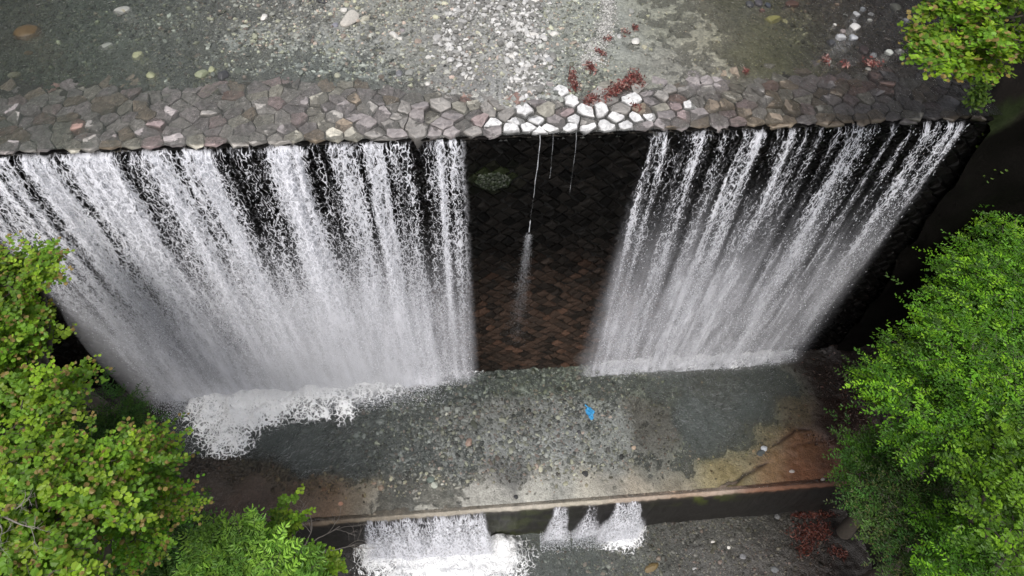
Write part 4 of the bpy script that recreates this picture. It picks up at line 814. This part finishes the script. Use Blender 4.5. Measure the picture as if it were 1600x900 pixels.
# ---------------------------------------------------------------- foam
def foam(name, lst, Z, x0, x1, y0, y1, label, mat, hmax=.18, seed=5, step=.03, extra=None):
    X, Y, Q = grid(np.arange(x0, x1, step), np.arange(y0, y1, step)); d = np.zeros(len(X))
    wx = X + .22 * (fbm(X * 2, Y * 2, seed) - .5) + .12 * (fbm(X * 7, Y * 7, seed + 2) - .5); wy = Y + .3 * (fbm(X * 2, Y * 2, seed + 4) - .5) + .16 * (fbm(X * 7, Y * 7, seed + 6) - .5)
    for (a, b, rx, ry, s) in lst:
        p = at(a, b, Z); dp = depth(p); k = dp / F
        q = np.hypot((wx - p[0]) / (rx * k), (wy - p[1]) / (ry * k)); d = np.maximum(d, s * sstep(1.45, .15, q))
    if extra is not None: d = np.maximum(d, extra(wx, wy))
    h = hmax * sstep(.3, 1.25 if hmax > .4 else 1, d) * (1 if hmax < .4 else .35 + .65 * sstep(-1.3, -.3, Y)) * (.3 + 1.1 * fbm(X * 3, Y * 3, seed + 8)) + .05 * sstep(.3, .8, d) * (fbm(X * 11, Y * 11, seed + 9) - .5)
    keep = d[Q].max(1) > .01
    o = mesh_obj(name, np.stack([X, Y, Z + .012 + h], 1), Q[keep], mat, smooth=True, attrs={'dens': d}); tag(o, label, 'foam', kind='stuff'); return o
M_FOAM = m_foam('churned foam', 6.0)
def frontL(x, y):
    lim = np.interp(x, [-8, -7.5, -7, -6.2, -5.6, -5, -4, -3, -2.2, -1.2, -.4, .2], [-.1, -.35, -.5, -1.0, -1.25, -1.0, -.95, -.7, -.55, -.35, -.15, .0])
    return 1.35 * sstep(-.6, .9, (y - lim) / (.5 + .5 * np.abs(lim)))
foam('foam', [(330, 650, 40, 55, .95), (350, 680, 38, 42, .95), (345, 700, 30, 28, .8), (385, 655, 60, 34, 1.1), (365, 690, 36, 34, .95), (430, 640, 60, 34, 1.), (310, 640, 26, 26, .9), (540, 640, 24, 26, .85), (500, 645, 30, 20, .8), (470, 650, 26, 18, .75)], ZP, -8.1, .5, -2.8, .05, 'thick white foam where the left waterfall strikes the pool', M_FOAM, .5, 5, extra=frontL)
def frontR(x, y):
    lim = -.10 - .12 * vnoise(x * 1.7, x * 0, 5); return .95 * sstep(-.5, .6, (y - lim) / .3) * sstep(3.2, 3.9, x) * sstep(9.25, 8.9, x)
foam('foam', [(1070, 570, 30, 12, .8), (1150, 568, 30, 10, .7)], ZP, 2.9, 9.6, -1., .05, 'thin white foam line under the right waterfall', M_FOAM, .2, 15, extra=frontR)
foam('foam', [(700, 905, 90, 50, 1.3), (620, 820, 50, 24, 1.1), (720, 820, 40, 24, 1.1), (600, 850, 50, 60, 1.3), (650, 850, 70, 60, 1.4), (640, 905, 80, 50, .95), (720, 850, 60, 50, 1.15), (770, 875, 60, 46, 1.35), (670, 825, 110, 25, 1.1), (810, 870, 30, 22, .75), (790, 850, 30, 16, .7), (740, 905, 50, 30, .75)], ZL, -4.6, 2.6, -6.3, -3.8, 'white foam under the widest spill in the lower stream', M_FOAM, .38, 25)
foam('foam', [(874, 820, 17, 22, 1.25), (884, 834, 10, 12, .7)], ZL, .9, 2.9, -4.9, -3.8, 'small foam patch under the leftmost narrow spill', M_FOAM, .1, 35)
foam('foam', [(925, 822, 18, 18, 1.2), (945, 830, 16, 9, .6)], ZL, 1.9, 3.6, -4.9, -3.8, 'small foam patch under the middle narrow spill', M_FOAM, .1, 45)
foam('foam', [(974, 828, 34, 32, 1.4), (960, 850, 30, 14, .75), (985, 845, 22, 14, .8)], ZL, 2.6, 5, -5.2, -3.8, 'round foam patch under the rightmost narrow spill', M_FOAM, .14, 55)

# ---------------------------------------------------------------- trees
def leaf_mesh(P, D, S, L, wr, r, fold=.18):
    """P base, D direction, S sideways (unit vectors), L length; two quads folded on the midrib"""
    n = len(P); Nn = np.cross(D, S); W = L * wr
    f = lambda a, b, c_: P + D * (L * a)[:, None] + S * (W * b)[:, None] + Nn * (L * c_)[:, None]
    V = np.stack([f(0, 0, 0), f(.28, .46, fold * .6), f(.72, .42, fold * .5), f(1., 0, -.08), f(.72, -.42, fold * .5), f(.28, -.46, fold * .6)], 1)
    b = (np.arange(n) * 6)[:, None]; Q = np.concatenate([b + [[0, 1, 2, 3]], b + [[0, 3, 4, 5]]]); return V.reshape(-1, 3), Q
def unit(v): return v / (np.linalg.norm(v, axis=-1, keepdims=True) + 1e-9)
def tree(name, label, cat, base, lobes, r, leaf=.085, wr=.95, cols=((.10, .20, .02),), tip=None, clumps=26, sprays=14, per=12, spray_len=.38, trunk_r=.16, flat=.62, droop=.15, group=None, shift=0):
    lobes = [(l[0] + shift * .0095, l[1], l[2], l[3] * (.86 if shift else .95)) for l in lobes]
    root = empty(name, tuple(base)); tag(root, label, cat, group); base = np.array(base, float)
    cs = np.array([l[:3] for l in lobes]); mid = cs.mean(0); fork = base + (mid - base) * .55; fork[2] = base[2] + (min(cs[:, 2]) - base[2]) * .72
    t = np.linspace(0, 1, 9)[:, None]; tr = base + (fork - base) * t + np.column_stack([.15 * np.sin(t[:, 0] * 3), .12 * np.sin(t[:, 0] * 4 + 1), 0 * t[:, 0]])
    V, Q = tube(tr, trunk_r * (1.25 - .65 * t[:, 0]), 10); A = Acc(); A.add(V, Q); o = A.build('trunk', M_BARK, smooth=True); under(o, root)
    B = Acc(); LV = []; LQ = []; LC = []; nv = 0; Ps = []; Ds = []
    for (cx, cy, cz, R) in lobes:
        c0 = np.array([cx, cy, cz]); k = np.linspace(0, 1, 7)[:, None]; lim = tr[-1] + (c0 - [0, 0, R * .3] - tr[-1]) * k + np.column_stack([0 * k[:, 0], 0 * k[:, 0], -.35 * np.sin(k[:, 0] * 3.14)])
        V, Q = tube(lim, trunk_r * .5 * (1 - .7 * k[:, 0]), 7); B.add(V, Q)
        m_ = max(5, int(clumps * (R / 1.0) ** 2)); a = r.uniform(0, 6.283, m_); el = np.arcsin(r.uniform(-.25, 1, m_)); rad = R * np.where(r.random(m_) < .15, 1.25, 1) * r.uniform(.5, 1.03, m_)
        dirs = np.column_stack([np.cos(a) * np.cos(el), np.sin(a) * np.cos(el), np.sin(el) * flat]); cp = c0 + dirs * rad[:, None]
        for d_, p_ in zip(dirs, cp):
            s = lim[-1] + (p_ - lim[-1]) * .0; pm = (s + p_) / 2 + [0, 0, -.06]; V, Q = tube([s, pm, p_], [trunk_r * .13, trunk_r * .09, .006], 5); B.add(V, Q)
            q = p_ + r.normal(0, 1, (sprays, 3)) * np.array([.24, .24, .10]) * min(1.2, R + .15); hd = unit(d_ * np.array([1, 1, .15]) + r.normal(0, .65, (sprays, 3)) * np.array([1, 1, .3])); hd[:, 2] -= droop; hd = unit(hd)
            Ps.append(q); Ds.append(hd)
    P0 = np.concatenate(Ps); D0 = np.concatenate(Ds); n = len(P0); Ls = spray_len * r.uniform(.6, 1.2, n)
    sh = r.random(n)                                              # each spray has its own green
    colr = np.array(cols)[r.integers(0, len(cols), n)] * r.uniform(.75, 1.25, n)[:, None] * np.repeat(r.uniform(.7, 1.25, n // sprays), sprays)[:, None]
    up = np.array([0, 0, 1.]); sd = unit(np.cross(D0, up)) 
    for i_ in range(per):
        f = (i_ + 1) / per; sgn = 1 if i_ % 2 else -1; term = i_ == per - 1
        P = P0 + D0 * (Ls * f)[:, None] + r.normal(0, .012, (n, 3)); dd = unit(D0 * (1 if term else .55) + sd * (0 if term else sgn) + r.normal(0, .22, (n, 3)))
        nrm = unit(up + r.normal(0, .33, (n, 3)) + D0 * .2); s_ = unit(np.cross(dd, nrm)); L = leaf * r.uniform(.65, 1.15, n) * (1 - .25 * f)
        V, Q = leaf_mesh(P, dd, s_, L, wr, r); LV.append(V); LQ.append(Q + nv); nv += len(V)
        c_ = colr * r.uniform(.8, 1.2, n)[:, None]
        if tip is not None:
            tk = (r.random(n) < (.30 if f > .75 else .04))[:, None]; c_ = np.where(tk, np.array(tip) * r.uniform(.7, 1.1, n)[:, None], c_)
        LC.append(np.repeat(c_, 6, 0))
    st = r.random(n) < .35
    for p_, d_, l_ in zip(P0[st], D0[st], Ls[st]):
        V, Q = tube([p_, p_ + d_ * l_], [.005, .002], 3); B.add(V, Q)
    o = B.build('branches', M_BARK, smooth=True); under(o, root)
    o = mesh_obj('crown', np.concatenate(LV), np.concatenate(LQ), M_LEAF, col=np.concatenate(LC)); under(o, root)
    return root
def L_(px, py, z, rpx):
    p = at(px, py, z); return (p[0], p[1], p[2], rpx / F * depth(p))
r = np.random.default_rng(77)
YG = ((.20, .34, .02), (.15, .29, .025), (.24, .36, .03), (.12, .24, .02)); TIP = (.30, .22, .07)
DG = ((.05, .12, .025), (.06, .15, .03), (.08, .16, .03)); MG = ((.09, .23, .02), (.11, .27, .02), (.07, .18, .02)); BG = ((.20, .43, .025), (.25, .47, .03), (.15, .36, .025))
G1, G2 = 'trees on the left bank', 'trees on the right bank'
tree('broadleaf_tree', 'round-leaved yellow-green tree at the left edge, beside the left waterfall', 'tree', (-8.2, -1.6, -8), [L_(25, 440, -.8, 42), L_(65, 412, -.8, 16), L_(30, 500, -1.2, 46), L_(-20, 470, -1.2, 60), L_(-30, 560, -1, 80)], r, .088, .95, YG, TIP, 30, 14, group=G1, shift=-14)
tree('broadleaf_tree', 'yellow-green tree with pinkish leaf tips, large crown at the left edge', 'tree', (-7.6, -4., -9.3), [L_(60, 590, -1.6, 70), L_(110, 640, -1.8, 50), L_(20, 670, -1.2, 80), L_(90, 720, -1.0, 85), L_(-50, 640, -1.5, 90)], r, .088, .95, YG, TIP, 30, 14, group=G1, shift=-14)
tree('broadleaf_tree', 'yellow-green tree in the lower left corner with pale leaf tips', 'tree', (-6.6, -6.2, -9.8), [L_(60, 810, -.8, 90), L_(-30, 860, -.8, 90), L_(140, 790, -1., 60), L_(170, 740, -1.1, 45), L_(40, 920, -.8, 90), L_(120, 880, -1.2, 55)], r, .092, .95, YG, TIP, 30, 14, group=G1, shift=-14)
tree('broadleaf_tree', 'green round-leaved tree reaching over the left pool corner', 'tree', (-7.2, -3.6, -9.2), [L_(205, 715, -2, 40), L_(225, 770, -2.2, 42), L_(200, 800, -2.2, 50), L_(235, 700, -2.4, 24), L_(190, 850, -2.2, 40)], r, .08, .9, YG[1:] + MG[1:2], TIP, 34, 14, group=G1)
tree('conifer', 'dark feathery green tree between the yellow-green crown and the pool', 'tree', (-8.1, -2.8, -8.6), [L_(170, 665, -3.2, 44), L_(195, 680, -3.4, 38), L_(150, 700, -3.4, 40), L_(225, 690, -3.6, 18)], r, .08, .26, DG, None, 60, 16, 18, .3, group=G1)
tree('broadleaf_tree', 'feathery bright green tree at the bottom, next to bare twigs', 'tree', (-4.6, -7.3, -10.2), [L_(400, 885, -4, 46), L_(345, 890, -4, 40), L_(440, 905, -4, 40), L_(330, 848, -4, 12), L_(405, 838, -4.2, 14), L_(300, 920, -4, 36)], r, .125, .34, ((.20, .37, .06), (.25, .44, .06), (.15, .31, .05)), None, 60, 14, 16, .34, group=G1)
tree('broadleaf_tree', 'low green tree in shade under the lower left crowns', 'tree', (-6., -7., -10.2), [L_(250, 870, -5, 60), L_(180, 890, -5, 60), L_(280, 890, -5, 40)], r, .10, .4, DG, None, 50, 14, 16, .34, group=G1)
tree('young_tree', 'small yellow-green sapling sprig above the bare twigs', 'tree', (-4.3, -5.6, -10.4), [L_(455, 800, -5, 15), L_(445, 815, -5, 10)], r, .09, .9, YG, None, 60, 8, 9, .2, .03, group=G1)
tree('young_tree', 'small bright sapling at the bottom edge, right of the feathery tree', 'tree', (-3.6, -7.0, -10.4), [L_(475, 875, -4.5, 18), L_(510, 884, -4.5, 10), L_(450, 890, -4.5, 20)], r, .09, .9, YG, None, 60, 8, 9, .2, .03, group=G1)
# right bank
tree('broadleaf_tree', 'large bright green tree with airy crown on the right bank', 'tree', (11.2, -3.0, -8.4), [L_(1565, 318, -3, 44), L_(1585, 385, -3, 74), L_(1530, 440, -3.2, 46), L_(1500, 500, -3.2, 44), L_(1560, 500, -2.6, 80), L_(1470, 550, -3.2, 50), L_(1530, 590, -2.4, 90), L_(1620, 480, -2.2, 90)], r, .085, .46, BG + MG + DG[2:], None, 26, 24, 14, .44, group=G2)
tree('broadleaf_tree', 'bright green tree leaning over the pool at the right', 'tree', (10.5, -4.2, -9.2), [L_(1420, 590, -3.6, 46), L_(1370, 625, -4, 32), L_(1440, 640, -3.2, 60), L_(1385, 590, -4, 22), L_(1480, 680, -2.8, 60), L_(1600, 640, -2.4, 90), L_(1560, 700, -2.4, 60)], r, .085, .46, BG[:2] + MG + DG[2:], None, 26, 24, 14, .44, group=G2)
tree('broadleaf_tree', 'small dark green tree low above the right end of the sill', 'tree', (9.6, -4.6, -10), [L_(1350, 700, -4.6, 34), L_(1340, 740, -4.8, 24), L_(1390, 720, -4.6, 34)], r, .075, .4, DG[1:] + MG[:1], None, 60, 16, 14, .3, group=G2)
tree('broadleaf_tree', 'dark olive tree below the bright ones, lower right', 'tree', (9.4, -6.0, -10), [L_(1400, 800, -4, 50), L_(1370, 790, -4.2, 26), L_(1440, 830, -4, 56), L_(1420, 870, -4.2, 46), L_(1470, 780, -4, 40)], r, .075, .42, DG[1:] + ((.06, .1, .03),), (.16, .17, .06), 54, 16, 14, .32, group=G2)
tree('broadleaf_tree', 'yellow-green tree in the lower right corner in front of the others', 'tree', (9.6, -8.0, -10), [L_(1570, 780, -1.8, 60), L_(1530, 740, -2, 26), L_(1600, 850, -1.5, 70), L_(1560, 690, -2, 30), L_(1640, 740, -1.5, 70)], r, .085, .6, ((.18, .34, .02), (.14, .28, .02), (.08, .17, .02)), None, 36, 13, 12, .3, group=G2)
tree('broadleaf_tree', 'fresh green tree at the bottom edge, lower right', 'tree', (8.8, -8.6, -10), [L_(1510, 890, -3, 50), L_(1560, 910, -3, 50), L_(1480, 840, -3.4, 40), L_(1520, 800, -3.4, 40)], r, .08, .42, BG[:1] + MG, None, 46, 16, 14, .32, group=G2)
tree('broadleaf_tree', 'yellow-green round-leaved tree over the upper right corner', 'tree', (12.2, .8, 2.5), [L_(1590, 15, 3.2, 50), L_(1530, 12, 3.0, 34), L_(1500, 30, 2.9, 26), L_(1540, 65, 2.8, 34), L_(1480, 92, 2.8, 24), L_(1520, 92, 2.6, 24), L_(1465, 8, 2.9, 18), L_(1590, 60, 3, 36), L_(1460, 60, 2.8, 12)], r, .082, .95, YG, TIP, 40, 12, 11, .26, .12, group=G2)
tree('broadleaf_tree', 'bright green tree at the right frame edge behind the leaning one', 'tree', (13.4, -4.5, -6.5), [(12.8, -4, -1.5, 1.4), (13.5, -5.2, -1, 1.4), (12.6, -5.8, -1.6, 1.2), (14, -3, -.6, 1.3)], r, .085, .46, BG + MG, None, 22, 18, 12, .4, group=G2)
tree('broadleaf_tree', 'yellow-green tree at the left frame edge behind the others', 'tree', (-11., -4.5, -6), [(-10.5, -4.2, -1, 1.3), (-11.4, -3, -.6, 1.2), (-10.8, -5.8, -.8, 1.3)], r, .088, .95, YG, TIP, 24, 14, group=G1)
# hanging plants at the right end of the crest
def vine(pts, Z, label, n, r):
    P = np.array([at(a, b, z_) for a, b, z_ in pts]); root = empty('hanging_vine', tuple(P[0])); tag(root, label, 'vine', 'vines at the right end of the dam'); V, Q = tube(P, .008, 5); A = Acc(); A.add(V, Q); o = A.build('stem', M_BARK); under(o, root)
    t = r.random(n) * (len(P) - 1); i_ = t.astype(int); f = (t - i_)[:, None]; q = P[i_] * (1 - f) + P[np.minimum(i_ + 1, len(P) - 1)] * f + r.normal(0, .085, (n, 3)) * [1, .6, 1]
    dd = unit(r.normal(0, 1, (n, 3)) * [1, 1, .3] + [0, -.3, -.3]); s_ = unit(np.cross(dd, unit(np.array([0, -.3, 1.]) + r.normal(0, .4, (n, 3))))); V, Q = leaf_mesh(q, dd, s_, r.uniform(.05, .09, n), .7, r)
    o = mesh_obj('leaves', V, Q, M_LEAF, col=np.repeat(np.array(((.06, .12, .015), (.1, .17, .02)))[r.integers(0, 2, n)], 6, 0)); under(o, root)
vine([(1540, 110, .9), (1530, 140, .6), (1528, 165, .25)], 0, 'green vine tuft hanging under the upper right tree', 420, r)
vine([(1537, 200, -.3), (1534, 225, -.8), (1533, 258, -1.5)], 0, 'narrow green vine on the dark wall right of the waterfall', 260, r)
vine([(1560, 265, -1.2), (1548, 273, -1.4), (1538, 277, -1.5)], 0, 'small yellow-green sprig on the dark wall above the right tree', 40, r)
# bare twigs
def twigs(pts, z, label, base, r, rad=.012):
    root = empty('bare_shrub', tuple(base)); tag(root, label, 'shrub', 'leafless twigs'); A = Acc(); 
    def grow(p, d, L, w, dep):
        n = 5; P = [p]; 
        for k in range(n): d = unit(d + r.normal(0, .13, 3)); p = p + d * L / n; P.append(p)
        V, Q = tube(P, np.linspace(w, w * .55, n + 1), 5); A.add(V, Q)
        if dep > 0:
            for _ in range(3): i_ = r.integers(2, n + 1); grow(P[i_], unit(d + r.normal(0, .5, 3)), L * r.uniform(.5, .75), w * .55, dep - 1)
    b = np.array(base)
    for a, c_ in pts:
        e = at(a, c_, z); d = e - b; m = b + d * .55; V, Q = tube([b, m, m + d * .1], [rad * 1.6, rad * 1.2, rad], 6); A.add(V, Q); grow(m + d * .1, unit(d), np.linalg.norm(d) * .32, rad, 3)
    o = A.build('twig', M_TWIG, smooth=True); under(o, root)
twigs([(500, 830), (530, 815), (470, 790), (545, 850)], -7.5, 'leafless grey twigs beside the small spill, bottom left', at(440, 885, -9.3), r)
twigs([(40, 790), (55, 830), (10, 840)], -.15, 'bare pale branch showing among the lower left leaves', at(-10, 800, -.6), r, .008)
